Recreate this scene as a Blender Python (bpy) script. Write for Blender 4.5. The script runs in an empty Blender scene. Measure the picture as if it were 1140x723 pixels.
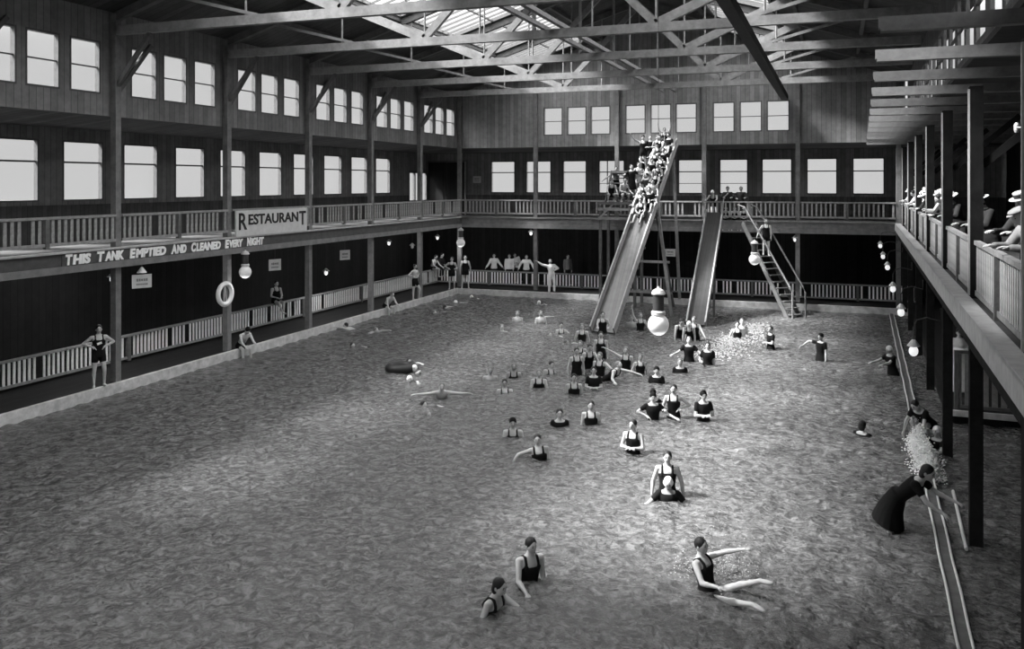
# Indoor swimming tank with two tiers of galleries, after an old black-and-white photograph
SKY_H, SKY_Z = 0.475, 6.5            # sky brightness near the horizon and overhead
SUN_E, SUN_DIR, SUN_SIZE = 20.0, (0.62, 0.20, -0.73), 11.0
EXPO = 0.6
ARC_W, BULB_W = 16.0, 38.0           # lit lamps
WATER_G, WATER_B, WATER_A = 0.082, 0.07, 0.0065
import bpy, bmesh, math, random
import numpy as np
from mathutils import Vector, Matrix, Euler

random.seed(7)
PI = math.pi
SC = bpy.context.scene
COL = SC.collection

# ------------------------------------------------------------------ camera model (for placing things from the photograph)
F, CX, HY, H = 970.0, 570.0, 204.0, 6.0
YAW = math.radians(20.4)
SS, CC = math.sin(YAW), math.cos(YAW)


def kx(px):
    return -SS + (px - CX) / F * CC


def ky(px):
    return CC + (px - CX) / F * SS


def at_z(px, py, z=0.0):
    d = (H - z) * F / (py - HY)
    return Vector((d * kx(px), d * ky(px), z))


def at_y(px, py, y):
    d = y / ky(px)
    return Vector((d * kx(px), y, H - (py - HY) * d / F))


def at_x(px, py, x):
    d = x / kx(px)
    return Vector((x, d * ky(px), H - (py - HY) * d / F))


def depth(p):
    return -SS * p.x + CC * p.y


# ------------------------------------------------------------------ materials
def new_mat(name):
    m = bpy.data.materials.new(name)
    m.use_nodes = True
    nt = m.node_tree
    b = nt.nodes['Principled BSDF']
    return m, nt, b


def g3(v):
    return (v, v, v, 1)


def mat(name, gray, rough=0.7, var=0.25, scale=6.0, bump=0.0, spec=0.3, stretch=(1, 1, 1), emit=0.0):
    m, nt, b = new_mat(name)
    tc = nt.nodes.new('ShaderNodeTexCoord')
    mp = nt.nodes.new('ShaderNodeMapping')
    mp.inputs['Scale'].default_value = stretch
    nz = nt.nodes.new('ShaderNodeTexNoise')
    nz.inputs['Scale'].default_value = scale
    nz.inputs['Detail'].default_value = 5
    nz.inputs['Roughness'].default_value = 0.65
    nt.links.new(tc.outputs['Object'], mp.inputs['Vector'])
    nt.links.new(mp.outputs['Vector'], nz.inputs['Vector'])
    r = nt.nodes.new('ShaderNodeValToRGB')
    r.color_ramp.elements[0].position = 0.28
    r.color_ramp.elements[1].position = 0.72
    r.color_ramp.elements[0].color = g3(gray * (1 - var))
    r.color_ramp.elements[1].color = g3(min(0.95, gray * (1 + var)))
    nt.links.new(nz.outputs['Fac'], r.inputs['Fac'])
    nt.links.new(r.outputs['Color'], b.inputs['Base Color'])
    b.inputs['Roughness'].default_value = rough
    b.inputs['Specular IOR Level'].default_value = spec
    if bump:
        bp = nt.nodes.new('ShaderNodeBump')
        bp.inputs['Strength'].default_value = bump
        bp.inputs['Distance'].default_value = 0.02
        nt.links.new(nz.outputs['Fac'], bp.inputs['Height'])
        nt.links.new(bp.outputs['Normal'], b.inputs['Normal'])
    if emit:
        b.inputs['Emission Color'].default_value = g3(1)
        b.inputs['Emission Strength'].default_value = emit
    return m


def planks(name, gray, axis='X', w=0.2, rough=0.8, var=0.2, groove=0.45, spec=0.2):
    """boards side by side along one axis, each board its own shade, dark gaps between"""
    m, nt, b = new_mat(name)
    N = nt.nodes.new
    L = nt.links.new
    tc = N('ShaderNodeTexCoord')
    sp = N('ShaderNodeSeparateXYZ')
    L(tc.outputs['Object'], sp.inputs[0])
    dv = N('ShaderNodeMath'); dv.operation = 'DIVIDE'; dv.inputs[1].default_value = w
    L(sp.outputs[axis], dv.inputs[0])
    fl = N('ShaderNodeMath'); fl.operation = 'FLOOR'
    L(dv.outputs[0], fl.inputs[0])
    fr = N('ShaderNodeMath'); fr.operation = 'FRACT'
    L(dv.outputs[0], fr.inputs[0])
    wn = N('ShaderNodeTexWhiteNoise'); wn.noise_dimensions = '1D'
    L(fl.outputs[0], wn.inputs['W'])
    mr = N('ShaderNodeMapRange')
    mr.inputs['To Min'].default_value = 1 - var
    mr.inputs['To Max'].default_value = 1 + var
    L(wn.outputs['Value'], mr.inputs['Value'])
    nz = N('ShaderNodeTexNoise'); nz.inputs['Scale'].default_value = 3.0; nz.inputs['Detail'].default_value = 6
    nz.inputs['Roughness'].default_value = 0.7
    L(tc.outputs['Object'], nz.inputs['Vector'])
    m2 = N('ShaderNodeMapRange')
    m2.inputs['From Min'].default_value = 0.25; m2.inputs['From Max'].default_value = 0.75
    m2.inputs['To Min'].default_value = 0.72; m2.inputs['To Max'].default_value = 1.25
    L(nz.outputs['Fac'], m2.inputs['Value'])
    gt = N('ShaderNodeMath'); gt.operation = 'GREATER_THAN'; gt.inputs[1].default_value = 0.08
    L(fr.outputs[0], gt.inputs[0])
    m3 = N('ShaderNodeMapRange')
    m3.inputs['To Min'].default_value = groove; m3.inputs['To Max'].default_value = 1.0
    L(gt.outputs[0], m3.inputs['Value'])
    a = N('ShaderNodeMath'); a.operation = 'MULTIPLY'
    L(mr.outputs[0], a.inputs[0]); L(m2.outputs[0], a.inputs[1])
    c = N('ShaderNodeMath'); c.operation = 'MULTIPLY'
    L(a.outputs[0], c.inputs[0]); L(m3.outputs[0], c.inputs[1])
    e = N('ShaderNodeMath'); e.operation = 'MULTIPLY'; e.inputs[1].default_value = gray
    L(c.outputs[0], e.inputs[0])
    cb = N('ShaderNodeCombineColor')
    for i in range(3):
        L(e.outputs[0], cb.inputs[i])
    L(cb.outputs[0], b.inputs['Base Color'])
    b.inputs['Roughness'].default_value = rough
    b.inputs['Specular IOR Level'].default_value = spec
    return m


M = {}
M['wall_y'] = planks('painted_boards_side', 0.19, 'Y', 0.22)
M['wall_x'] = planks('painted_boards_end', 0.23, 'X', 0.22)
M['lower_y'] = planks('dark_boards_side', 0.012, 'Y', 0.25)  # shade under the galleries deepened in the board colour
M['lower_x'] = planks('dark_boards_end', 0.015, 'X', 0.25)  # same under-gallery shade deepened in the end boards
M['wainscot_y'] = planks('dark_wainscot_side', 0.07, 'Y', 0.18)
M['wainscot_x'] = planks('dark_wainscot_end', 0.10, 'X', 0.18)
M['right_roof'] = planks('shaded_aisle_roof_boards', 0.03, 'Y', 0.3)  # darker copy of the aisle roof, shade put into the colour
M['right_wall'] = planks('shaded_clerestory_boards', 0.12, 'Y', 0.22)  # shade of the right side put into the wall colour
M['roof'] = planks('roof_boards', 0.07, 'Y', 0.3)
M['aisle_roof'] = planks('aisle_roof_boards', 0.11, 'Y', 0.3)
M['deck'] = planks('deck_boards', 0.012, 'X', 0.15)  # under-gallery shade deepened in the deck colour
M['gal_floor'] = planks('gallery_boards', 0.05, 'X', 0.15)
M['timber'] = mat('sawn_timber', 0.2, 0.75, 0.28, 5, 0.2)
M['slide_side'] = mat('worn_pale_timber', 0.3, 0.7, 0.25, 6, 0.2)
M['beam'] = mat('grey_beam_timber', 0.16, 0.75, 0.3, 5, 0.2)
M['timber_dark'] = mat('dark_timber', 0.10, 0.75, 0.3, 5, 0.2)
M['post'] = mat('post_timber', 0.16, 0.75, 0.28, 5, 0.2)
M['post_dark'] = mat('dark_post_timber', 0.02, 0.9, 0.28, 5, 0.1, 0.02)
M['strip'] = mat('sunlit_edge_tone', 0.5, 0.7, 0.15, 6)
M['duct'] = mat('unlit_boxed_timber', 0.03, 0.8, 0.3, 4)  # dark tone stands in for the unlit underside
M['slat'] = mat('whitewashed_slats', 0.88, 0.7, 0.08, 9)
M['slat_grey'] = mat('weathered_slats', 0.29, 0.75, 0.3, 9)
M['slat_right'] = mat('pale_slats', 0.4, 0.7, 0.2, 9)
M['rail'] = mat('rail_timber', 0.26, 0.7, 0.25, 8)
M['rail_dark'] = mat('dark_rail_timber', 0.12, 0.7, 0.25, 8)
M['fascia'] = mat('fascia_paint', 0.17, 0.75, 0.25, 4)
M['fascia_dark'] = mat('dark_fascia_paint', 0.07, 0.75, 0.25, 4)
M['fascia_light'] = mat('pale_fascia_paint', 0.36, 0.7, 0.2, 5)
M['concrete'] = mat('pale_concrete', 0.5, 0.85, 0.35, 3.5, 0.3)
M['sash'] = mat('window_sash_paint', 0.10, 0.6, 0.2, 8)
M['sign'] = mat('sign_board_paint', 0.55, 0.7, 0.1, 5)
M['ink'] = mat('sign_lettering_paint', 0.02, 0.7, 0.1, 5)
M['white_ink'] = mat('white_lettering_paint', 0.85, 0.7, 0.08, 12)
M['white'] = mat('white_enamel', 0.8, 0.5, 0.08, 8)
M['skin'] = mat('skin', 0.47, 0.55, 0.08, 12, 0, 0.4)
M['skin_dark'] = mat('dimmed_skin', 0.3, 0.55, 0.1, 12, 0, 0.4)  # darker skin copy; on the slide crowd it stands in for weaker light
M['eye'] = mat('eye_dark', 0.03, 0.4, 0.05, 12)
M['hair'] = mat('dark_hair', 0.012, 0.6, 0.3, 40, 0.3)
M['hair_light'] = mat('fair_hair', 0.16, 0.6, 0.3, 40, 0.3)
M['suit'] = mat('dark_wool_knit', 0.010, 0.9, 0.25, 50, 0.2, 0.1)
M['suit_grey'] = mat('grey_wool_knit', 0.05, 0.9, 0.25, 50, 0.2, 0.1)
M['cloth_white'] = mat('white_cotton', 0.78, 0.85, 0.08, 20, 0.2)
M['cloth_grey'] = mat('grey_cloth', 0.2, 0.9, 0.15, 25, 0.2)
M['cloth_dark'] = mat('dark_cloth', 0.02, 0.9, 0.2, 25, 0.2)
M['straw'] = mat('pale_straw', 0.6, 0.8, 0.15, 60, 0.3)
M['metal'] = mat('dark_metal', 0.04, 0.5, 0.2, 10)
M['pipe'] = mat('pale_pipe_metal', 0.5, 0.45, 0.2, 10)
M['globe'] = mat('opal_glass_globe', 0.6, 0.3, 0.1, 14, 0, 0.4, emit=0.10)
M['bulb'] = mat('opal_bulb', 0.8, 0.3, 0.1, 14, 0, 0.5, emit=0.5)
M['rubber'] = mat('dark_rubber', 0.01, 0.5, 0.2, 10)
M['foam'] = mat('white_flecks', 0.36, 0.9, 0.1, 30, 0.6)
M['spray'] = mat('white_spray', 0.9, 0.9, 0.05, 30)
M['rope'] = mat('pale_rope', 0.6, 0.9, 0.2, 60, 0.4)
M['slide'] = planks('slide_bed_boards', 0.10, 'X', 0.14, 0.35, 0.2, 0.5, 0.5)
M['slide_dark'] = planks('dark_slide_bed_boards', 0.05, 'X', 0.14, 0.4, 0.2, 0.5, 0.4)


def glass_mat():
    m = bpy.data.materials.new('window_glass')
    m.use_nodes = True
    nt = m.node_tree
    nt.nodes.remove(nt.nodes['Principled BSDF'])
    out = nt.nodes['Material Output']
    tr = nt.nodes.new('ShaderNodeBsdfTransparent'); tr.inputs['Color'].default_value = g3(0.93)
    gl = nt.nodes.new('ShaderNodeBsdfGlossy'); gl.inputs['Roughness'].default_value = 0.12
    mx = nt.nodes.new('ShaderNodeMixShader'); mx.inputs[0].default_value = 0.04
    nt.links.new(tr.outputs[0], mx.inputs[1]); nt.links.new(gl.outputs[0], mx.inputs[2])
    nt.links.new(mx.outputs[0], out.inputs['Surface'])
    return m


M['glass'] = glass_mat()


def water_mat():
    m, nt, b = new_mat('pool_water')
    b.inputs['Base Color'].default_value = g3(WATER_G)
    b.inputs['Roughness'].default_value = 0.07
    b.inputs['IOR'].default_value = 1.33
    b.inputs['Specular IOR Level'].default_value = 0.9
    tc = nt.nodes.new('ShaderNodeTexCoord')
    n1 = nt.nodes.new('ShaderNodeTexNoise'); n1.inputs['Scale'].default_value = 7.5; n1.inputs['Detail'].default_value = 4
    n1.inputs['Roughness'].default_value = 0.62
    n1.inputs['Distortion'].default_value = 0.0
    nt.links.new(tc.outputs['Object'], n1.inputs['Vector'])
    # ripple glints and dark troughs put into the murky water's colour as noise
    n2 = nt.nodes.new('ShaderNodeTexNoise'); n2.inputs['Scale'].default_value = 6.5; n2.inputs['Detail'].default_value = 6
    n2.inputs['Roughness'].default_value = 0.7; n2.inputs['Distortion'].default_value = 0.8
    nt.links.new(tc.outputs['Object'], n2.inputs['Vector'])
    rp = nt.nodes.new('ShaderNodeValToRGB')
    rp.color_ramp.elements[0].position = 0.40; rp.color_ramp.elements[0].color = g3(WATER_G * 0.45)
    rp.color_ramp.elements[1].position = 0.66; rp.color_ramp.elements[1].color = g3(WATER_G * 2.1)
    nt.links.new(n2.outputs['Fac'], rp.inputs['Fac'])
    nt.links.new(rp.outputs['Color'], b.inputs['Base Color'])
    bp = nt.nodes.new('ShaderNodeBump'); bp.inputs['Strength'].default_value = 1.0; bp.inputs['Distance'].default_value = WATER_B
    nt.links.new(n1.outputs['Fac'], bp.inputs['Height'])
    nt.links.new(bp.outputs['Normal'], b.inputs['Normal'])
    return m


M['water'] = water_mat()


# ------------------------------------------------------------------ mesh helpers
def box(bm, c, s, rot=None):
    """box centre c, full size s, optional 3x3 rotation"""
    h = [v * 0.5 for v in s]
    vs = []
    for dx in (-1, 1):
        for dy in (-1, 1):
            for dz in (-1, 1):
                v = Vector((dx * h[0], dy * h[1], dz * h[2]))
                if rot is not None:
                    v = rot @ v
                vs.append(bm.verts.new(Vector(c) + v))
    for q in ((0, 1, 3, 2), (4, 6, 7, 5), (0, 4, 5, 1), (2, 3, 7, 6), (0, 2, 6, 4), (1, 5, 7, 3)):
        bm.faces.new([vs[i] for i in q])


def frame_z(d, up=Vector((0, 0, 1))):
    d = d.normalized()
    if abs(d.dot(up)) > 0.98:
        up = Vector((0, 1, 0))
    x = up.cross(d).normalized()
    y = d.cross(x).normalized()
    return Matrix((x, y, d)).transposed()


def beam(bm, p0, p1, w, h, up=Vector((0, 0, 1))):
    """squared timber between two points; w across, h in the up direction"""
    p0, p1 = Vector(p0), Vector(p1)
    R = frame_z(p1 - p0, up)
    box(bm, (p0 + p1) * 0.5, (w, h, (p1 - p0).length), R)


def rings(bm, pts, cap=True):
    """skin a list of vertex rings (lists of coordinates)"""
    R = [[bm.verts.new(p) for p in r] for r in pts]
    n = len(R[0])
    for a, b in zip(R[:-1], R[1:]):
        for i in range(n):
            bm.faces.new((a[i], a[(i + 1) % n], b[(i + 1) % n], b[i]))
    if cap:
        bm.faces.new(list(reversed(R[0])))
        bm.faces.new(R[-1])


def tube(bm, p0, p1, r0, r1=None, seg=10, round_ends=False):
    p0, p1 = Vector(p0), Vector(p1)
    r1 = r0 if r1 is None else r1
    d = p1 - p0
    if d.length < 1e-6:
        return
    Rm = frame_z(d)
    dn = d.normalized()

    def ring(c, r):
        return [c + Rm @ Vector((r * math.cos(2 * PI * i / seg), r * math.sin(2 * PI * i / seg), 0)) for i in range(seg)]
    P = []
    if round_ends:
        for a in (75, 45, 20):
            P.append(ring(p0 - dn * r0 * math.sin(math.radians(a)), r0 * math.cos(math.radians(a))))
    P.append(ring(p0, r0)); P.append(ring(p1, r1))
    if round_ends:
        for a in (20, 45, 75):
            P.append(ring(p1 + dn * r1 * math.sin(math.radians(a)), r1 * math.cos(math.radians(a))))
    rings(bm, P)


def polytube(bm, pts, r, seg=6):
    """tube along a polyline, radius r (number or list)"""
    pts = [Vector(p) for p in pts]
    P = []
    for i, p in enumerate(pts):
        a = pts[max(0, i - 1)]; b = pts[min(len(pts) - 1, i + 1)]
        Rm = frame_z(b - a)
        rr = r[i] if isinstance(r, (list, tuple)) else r
        P.append([p + Rm @ Vector((rr * math.cos(2 * PI * k / seg), rr * math.sin(2 * PI * k / seg), 0)) for k in range(seg)])
    rings(bm, P)


def lathe(bm, prof, c=(0, 0, 0), seg=24, rot=None):
    """profile [(r,z)] turned about the vertical through c"""
    c = Vector(c)
    P = []
    for r, z in prof:
        ring = []
        for i in range(seg):
            v = Vector((r * math.cos(2 * PI * i / seg), r * math.sin(2 * PI * i / seg), z))
            if rot is not None:
                v = rot @ v
            ring.append(c + v)
        P.append(ring)
    rings(bm, P)


def ellipsoid(bm, c, r, rot=None, u=14, v=9):
    prof = []
    c = Vector(c)
    P = []
    for j in range(1, v):
        a = -PI / 2 + PI * j / v
        ring = []
        for i in range(u):
            q = Vector((r[0] * math.cos(a) * math.cos(2 * PI * i / u), r[1] * math.cos(a) * math.sin(2 * PI * i / u), r[2] * math.sin(a)))
            if rot is not None:
                q = rot @ q
            ring.append(c + q)
        P.append(ring)
    rings(bm, P)


def torus(bm, c, R, r, rot=None, U=36, V=10):
    c = Vector(c)
    vs = []
    for i in range(U):
        a = 2 * PI * i / U
        ring = []
        for j in range(V):
            b = 2 * PI * j / V
            q = Vector(((R + r * math.cos(b)) * math.cos(a), (R + r * math.cos(b)) * math.sin(a), r * math.sin(b)))
            if rot is not None:
                q = rot @ q
            ring.append(bm.verts.new(c + q))
        vs.append(ring)
    for i in range(U):
        for j in range(V):
            bm.faces.new((vs[i][j], vs[(i + 1) % U][j], vs[(i + 1) % U][(j + 1) % V], vs[i][(j + 1) % V]))


def obj(name, bm, material, parent=None, loc=(0, 0, 0), rotz=0.0, smooth=False):
    bmesh.ops.recalc_face_normals(bm, faces=bm.faces)
    me = bpy.data.meshes.new(name)
    bm.to_mesh(me)
    bm.free()
    for m in (material if isinstance(material, (list, tuple)) else [material]):
        me.materials.append(m)
    if smooth:
        me.polygons.foreach_set('use_smooth', [True] * len(me.polygons))
    o = bpy.data.objects.new(name, me)
    COL.objects.link(o)
    o.location = loc
    o.rotation_euler = (0, 0, rotz)
    if parent is not None:
        o.parent = parent
    return o


def tag(o, label, cat, group=None):
    o['label'] = label
    o['category'] = cat
    if group:
        o['group'] = group
    return o


def thing(name, label, cat, loc=(0, 0, 0), rotz=0.0, group=None):
    o = bpy.data.objects.new(name, None)
    COL.objects.link(o)
    o.location = loc
    o.rotation_euler = (0, 0, rotz)
    o.empty_display_size = 0.2
    return tag(o, label, cat, group)


def struct(name, bm, material, parent=None, **k):
    o = obj(name, bm, material, parent, **k)
    if parent is None:
        o['kind'] = 'structure'
    return o


def sempty(name, loc=(0, 0, 0), rotz=0.0):
    o = bpy.data.objects.new(name, None)
    COL.objects.link(o)
    o.location = loc
    o.rotation_euler = (0, 0, rotz)
    o['kind'] = 'structure'
    return o


def dup_mesh(o, parent, loc):
    c = o.copy()
    COL.objects.link(c)
    c.parent = parent
    c.location = loc
    return c


ORD = ['first', 'second', 'third', 'fourth', 'fifth', 'sixth', 'seventh', 'eighth', 'ninth', 'tenth', 'eleventh', 'twelfth']


# ------------------------------------------------------------------ the hall: dimensions
XL, XA = -19.4, -23.3          # left post line, left outer wall
YB, YA = 43.9, 48.0            # far post line, far outer wall
XR0 = 2.7
GZ = 4.1                       # gallery floor
YN = -8.0                      # near end
BAY = 4.88
LY = [YB - BAY * k for k in range(11)]
BX = [XL + 4.42 * k for k in range(6)]     # far posts
RSL = 0.0262


def RX(y):
    return 1.92 + RSL * (y - 10.5)


RROT = -math.atan(RSL)


def RP(y, off, z):
    return Vector((RX(y) + off, y - off * RSL, z))


APX, APZ, EVX, EVZ = -8.35, 14.4, 11.35, 10.87


def roof_z(x):
    return APZ - (APZ - EVZ) * abs(x - APX) / EVX


def panel(bm, axis, c, t, a0, a1, z0, z1, holes):
    """wall slab in the plane axis=c, thickness t, spanning a0..a1 and z0..z1, with rectangular holes (a,b,za,zb)"""
    A = sorted({a0, a1} | {v for h in holes for v in h[:2] if a0 < v < a1})
    Z = sorted({z0, z1} | {v for h in holes for v in h[2:] if z0 < v < z1})
    for i in range(len(A) - 1):
        col = []
        for j in range(len(Z) - 1):
            am, zm = (A[i] + A[i + 1]) / 2, (Z[j] + Z[j + 1]) / 2
            if any(h[0] < am < h[1] and h[2] < zm < h[3] for h in holes):
                continue
            if col and abs(col[-1][1] - Z[j]) < 1e-6:
                col[-1][1] = Z[j + 1]
            else:
                col.append([Z[j], Z[j + 1]])
        for za, zb in col:
            if axis == 'x':
                box(bm, (c, am, (za + zb) / 2), (t, A[i + 1] - A[i], zb - za))
            else:
                box(bm, (am, c, (za + zb) / 2), (A[i + 1] - A[i], t, zb - za))


WN = [0]


def window(axis, c, a, b, z0, z1, t=0.16, rail=0.45, cols=1, mids=()):
    """sash window in a wall hole: frame, meeting rail, glass"""
    WN[0] += 1
    w = sempty('window_%d' % WN[0], (c, (a + b) / 2, z0) if axis == 'x' else ((a + b) / 2, c, z0), PI / 2 if axis == 'x' else 0)
    W, Hh = b - a, z1 - z0
    f = 0.055
    bm = bmesh.new()
    box(bm, (-W / 2 + f / 2, 0, Hh / 2), (f, t, Hh)); box(bm, (W / 2 - f / 2, 0, Hh / 2), (f, t, Hh))
    box(bm, (0, 0, f / 2), (W - 2 * f, t, f)); box(bm, (0, 0, Hh - f / 2), (W - 2 * f, t, f))
    obj('window_frame', bm, M['sash'], w)
    bm = bmesh.new()
    if rail:
        box(bm, (0, 0, Hh * (1 - rail)), (W - 2 * f, 0.06, 0.055 if rail < 0.48 else 0.035))
    for m in mids:
        box(bm, (0, 0, Hh * m), (W - 2 * f, 0.05, 0.03))
    for k in range(1, cols):
        box(bm, (-W / 2 + W * k / cols, 0, Hh / 2), (0.05, 0.055, Hh - 2 * f))
    if len(bm.verts):
        obj('sash_rail', bm, M['sash'], w)
    else:
        bm.free()
    bm = bmesh.new()
    box(bm, (0, 0, Hh / 2), (W - 2 * f, 0.008, Hh - 2 * f))
    obj('window_glass', bm, M['glass'], w)
    return w


# windows of the left side
low_left = [(18.62 + 2.53 * k, 18.62 + 2.53 * k + 1.64) for k in range(-8, 10)]
cler_left = []
for y in LY[1:8]:  # nearest bays, out of view, left windowless to darken the near water
    for o_ in (0.68, 2.0, 3.38):
        cler_left.append((y + o_, y + o_ + 1.06))
LZ0, LZ1 = 5.42, 7.38
CZ0, CZ1 = 8.52, 10.02

bm = bmesh.new()
door_l = (45.3, 47.75, GZ, 6.75)
panel(bm, 'x', XA, 0.16, YN, YA + .08, GZ - 0.15, 8.0, [(a, b, LZ0, LZ1) for a, b in low_left] + [door_l])
struct('wall_left', bm, M['wall_y'])
bm = bmesh.new()
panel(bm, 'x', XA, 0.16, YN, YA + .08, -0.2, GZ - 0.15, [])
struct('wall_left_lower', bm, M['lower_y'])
bm = bmesh.new()
panel(bm, 'x', XL - 0.19, 0.14, YN, YB + .19, 7.92, EVZ + 0.05, [(a, b, CZ0, CZ1) for a, b in cler_left])
struct('wall_left_clerestory', bm, M['wall_y'])
bm = bmesh.new()
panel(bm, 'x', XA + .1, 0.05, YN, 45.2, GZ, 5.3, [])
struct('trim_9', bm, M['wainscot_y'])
for a, b in low_left:
    window('x', XA, a, b, LZ0, LZ1, rail=0.36)
for a, b in cler_left:
    window('x', XL - 0.19, a, b, CZ0, CZ1, rail=0.5)
# glazed double door at the far end of the left gallery
d1 = sempty('door_1', (XA, (door_l[0] + door_l[1]) / 2, GZ), PI / 2)
bm = bmesh.new()
W_, H_ = door_l[1] - door_l[0], door_l[3] - door_l[2]
for x in (-W_ / 2 + .06, -W_ / 6, W_ / 6, W_ / 2 - .06):
    box(bm, (x, 0, H_ / 2), (0.14, 0.12, H_))
box(bm, (0, 0, .45), (W_ - .26, 0.10, .9)); box(bm, (0, 0, H_ - .08), (W_ - .26, 0.12, .16))
obj('door_frame', bm, M['sash'], d1)
bm = bmesh.new()
box(bm, (0, 0, H_ / 2 + .4), (W_ - .2, 0.01, H_ - 1.0))
obj('window_glass', bm, M['glass'], d1)

# windows of the far end
low_back = [(-19.16, -17.63), (-16.96, -15.41), (-14.72, -13.3), (-12.6, -11.1), (-8.12, -6.78), (-5.9, -4.4), (-3.7, -2.16), (-1.44, .06), (.79, 2.31)]
cler_back = []
for i in range(1, 4):
    for o_ in (0.42, 1.72, 3.0):
        cler_back.append((BX[i] + o_ - 0.02, BX[i] + o_ + 1.04))
bm = bmesh.new()
panel(bm, 'y', YA, 0.16, XA - .08, 8.2, GZ - 0.15, 8.0, [(a, b, LZ0, 7.3) for a, b in low_back])
struct('wall_back', bm, M['wall_x'])
bm = bmesh.new()
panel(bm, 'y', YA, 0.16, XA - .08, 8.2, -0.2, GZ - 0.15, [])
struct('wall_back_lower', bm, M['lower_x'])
bm = bmesh.new()
panel(bm, 'y', YB + 0.19, 0.14, XL - .25, RX(YB) + .2, 7.92, EVZ, [(a, b, CZ0, CZ1) for a, b in cler_back])
# gable above the eaves
N_ = 24
xs = [XL - .12 + (RX(YB) + .22 - XL) * i / N_ for i in range(N_ + 1)]
for a, b in zip(xs[:-1], xs[1:]):
    q = []
    for yy in (YB + .12, YB + .26):
        q += [bm.verts.new((a, yy, EVZ)), bm.verts.new((b, yy, EVZ)), bm.verts.new((b, yy, max(EVZ + .01, roof_z(b)))), bm.verts.new((a, yy, max(EVZ + .01, roof_z(a))))]
    for f in ((0, 1, 2, 3), (7, 6, 5, 4), (0, 4, 5, 1), (2, 6, 7, 3), (1, 5, 6, 2), (0, 3, 7, 4)):
        bm.faces.new([q[i] for i in f])
struct('wall_back_clerestory', bm, M['wall_x'])
bm = bmesh.new()
panel(bm, 'y', YA - .1, 0.05, XA + .1, 8, GZ, 5.3, [])
struct('trim_10', bm, M['wainscot_x'])
for i, (a, b) in enumerate(low_back):
    window('y', YA, a, b, LZ0, 7.3, rail=0.36, cols=(3 if i == 3 else 1), mids=((0.3,) if i in (3, 4, 5) else ()))
for a, b in cler_back:
    window('y', YB + .19, a, b, CZ0, CZ1, rail=0.5)

# wide dark doorway at the left end of the far gallery wall
d2 = sempty('door_2', (-22.0, YA - .14, GZ))
bm = bmesh.new()
for x in (-.6, .6):
    box(bm, (x, 0, 1.6), (1.16, .05, 3.1))
    box(bm, (x, -.03, 2.3), (.8, .03, 1.2)); box(bm, (x, -.03, .9), (.8, .03, 1.0))
obj('door_leaves', bm, M['lower_x'], d2)
bm = bmesh.new()
box(bm, (1.23, -.02, 1.6), (.08, .1, 3.2))
obj('door_post', bm, M['slide_side'], d2)
bm = bmesh.new()
box(bm, (-1.23, 0, 1.6), (.06, .08, 3.2)); box(bm, (0, 0, 3.2), (2.52, .08, .08))
obj('door_frame', bm, M['sash'], d2)

# right side: outer wall, clerestory wall along the slightly splayed right line
RW = sempty('wall_right', (RX(0), 0, 0), RROT)
bm = bmesh.new()
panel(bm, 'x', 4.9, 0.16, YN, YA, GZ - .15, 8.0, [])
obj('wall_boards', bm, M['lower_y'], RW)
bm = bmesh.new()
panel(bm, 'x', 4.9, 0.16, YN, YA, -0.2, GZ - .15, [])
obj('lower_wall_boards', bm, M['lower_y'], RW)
RY = [11.0 + 5.2 * k for k in range(-3, 7)]
cr = []
for y in RY[:-1]:
    for o_ in (0.35, 2.0, 3.65):
        cr.append((y + o_, y + o_ + 1.4))
bm = bmesh.new()
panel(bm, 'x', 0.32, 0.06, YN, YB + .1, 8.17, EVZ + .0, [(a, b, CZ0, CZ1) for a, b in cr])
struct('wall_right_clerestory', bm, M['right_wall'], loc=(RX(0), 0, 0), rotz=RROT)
for a, b in cr:
    w = window('x', 0, a, b, CZ0, CZ1, t=.07, rail=0.5)
    p = RP((a + b) / 2, 0.32, CZ0)
    w.location = p
    w.rotation_euler = (0, 0, PI / 2 + RROT)

# near end wall closes the hall behind the camera
bm = bmesh.new()
near_fill_w = [(-18.9 + 2.2 * k, -17.1 + 2.2 * k, za, zb) for k in range(10) for za, zb in ((5.0, 7.6), (8.4, 10.6)) if -18.9 + 2.2 * k < 2]  # windows added unseen behind the camera to bring in fill light
near_fill_w += [(-18.9 + 2.2 * k, -17.1 + 2.2 * k, 11.0, 12.7) for k in range(3, 7)]
panel(bm, 'y', YN, 0.16, XA - .08, 8.2, -0.2, 14.6, near_fill_w)
struct('wall_near', bm, M['lower_x'])
for a, b_, za, zb in near_fill_w:
    window('y', YN, a, b_, za, zb, rail=0.4)

# ceilings: main roof slopes with a skylight strip in each, and the lean-to roofs over the galleries
SK0 = 3.3
SKO = {-1: 7.0, 1: 6.2}      # outer edge of the skylight strip in each slope
SKY = YB - 1.0               # the strips stop short of the far wall
for side, nm in ((-1, 'ceiling_left'), (1, 'ceiling_right')):
    bm = bmesh.new()
    outer = EVX + 0.45
    SK1 = SKO[side]
    for u0, u1, ya_, yb_ in ((0.0, SK0, YN, YB + .2), (SK1, outer, YN, YB + .2), (SK0, SK1, SKY, YB + .2), (SK0, SK1, YN, LY[7])):  # near bays, out of view, closed over to darken the near water
        xa, xb = APX + side * u0, APX + side * u1
        q = []
        for yy in (ya_, yb_):
            for (x, dz) in ((xa, 0), (xb, 0), (xb, .12), (xa, .12)):
                q.append(bm.verts.new((x, yy, roof_z(x) + dz)))
        for f in ((0, 1, 2, 3), (7, 6, 5, 4), (0, 4, 5, 1), (1, 5, 6, 2), (2, 6, 7, 3), (3, 7, 4, 0)):
            bm.faces.new([q[i] for i in f])
    struct(nm, bm, M['roof'])
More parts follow.
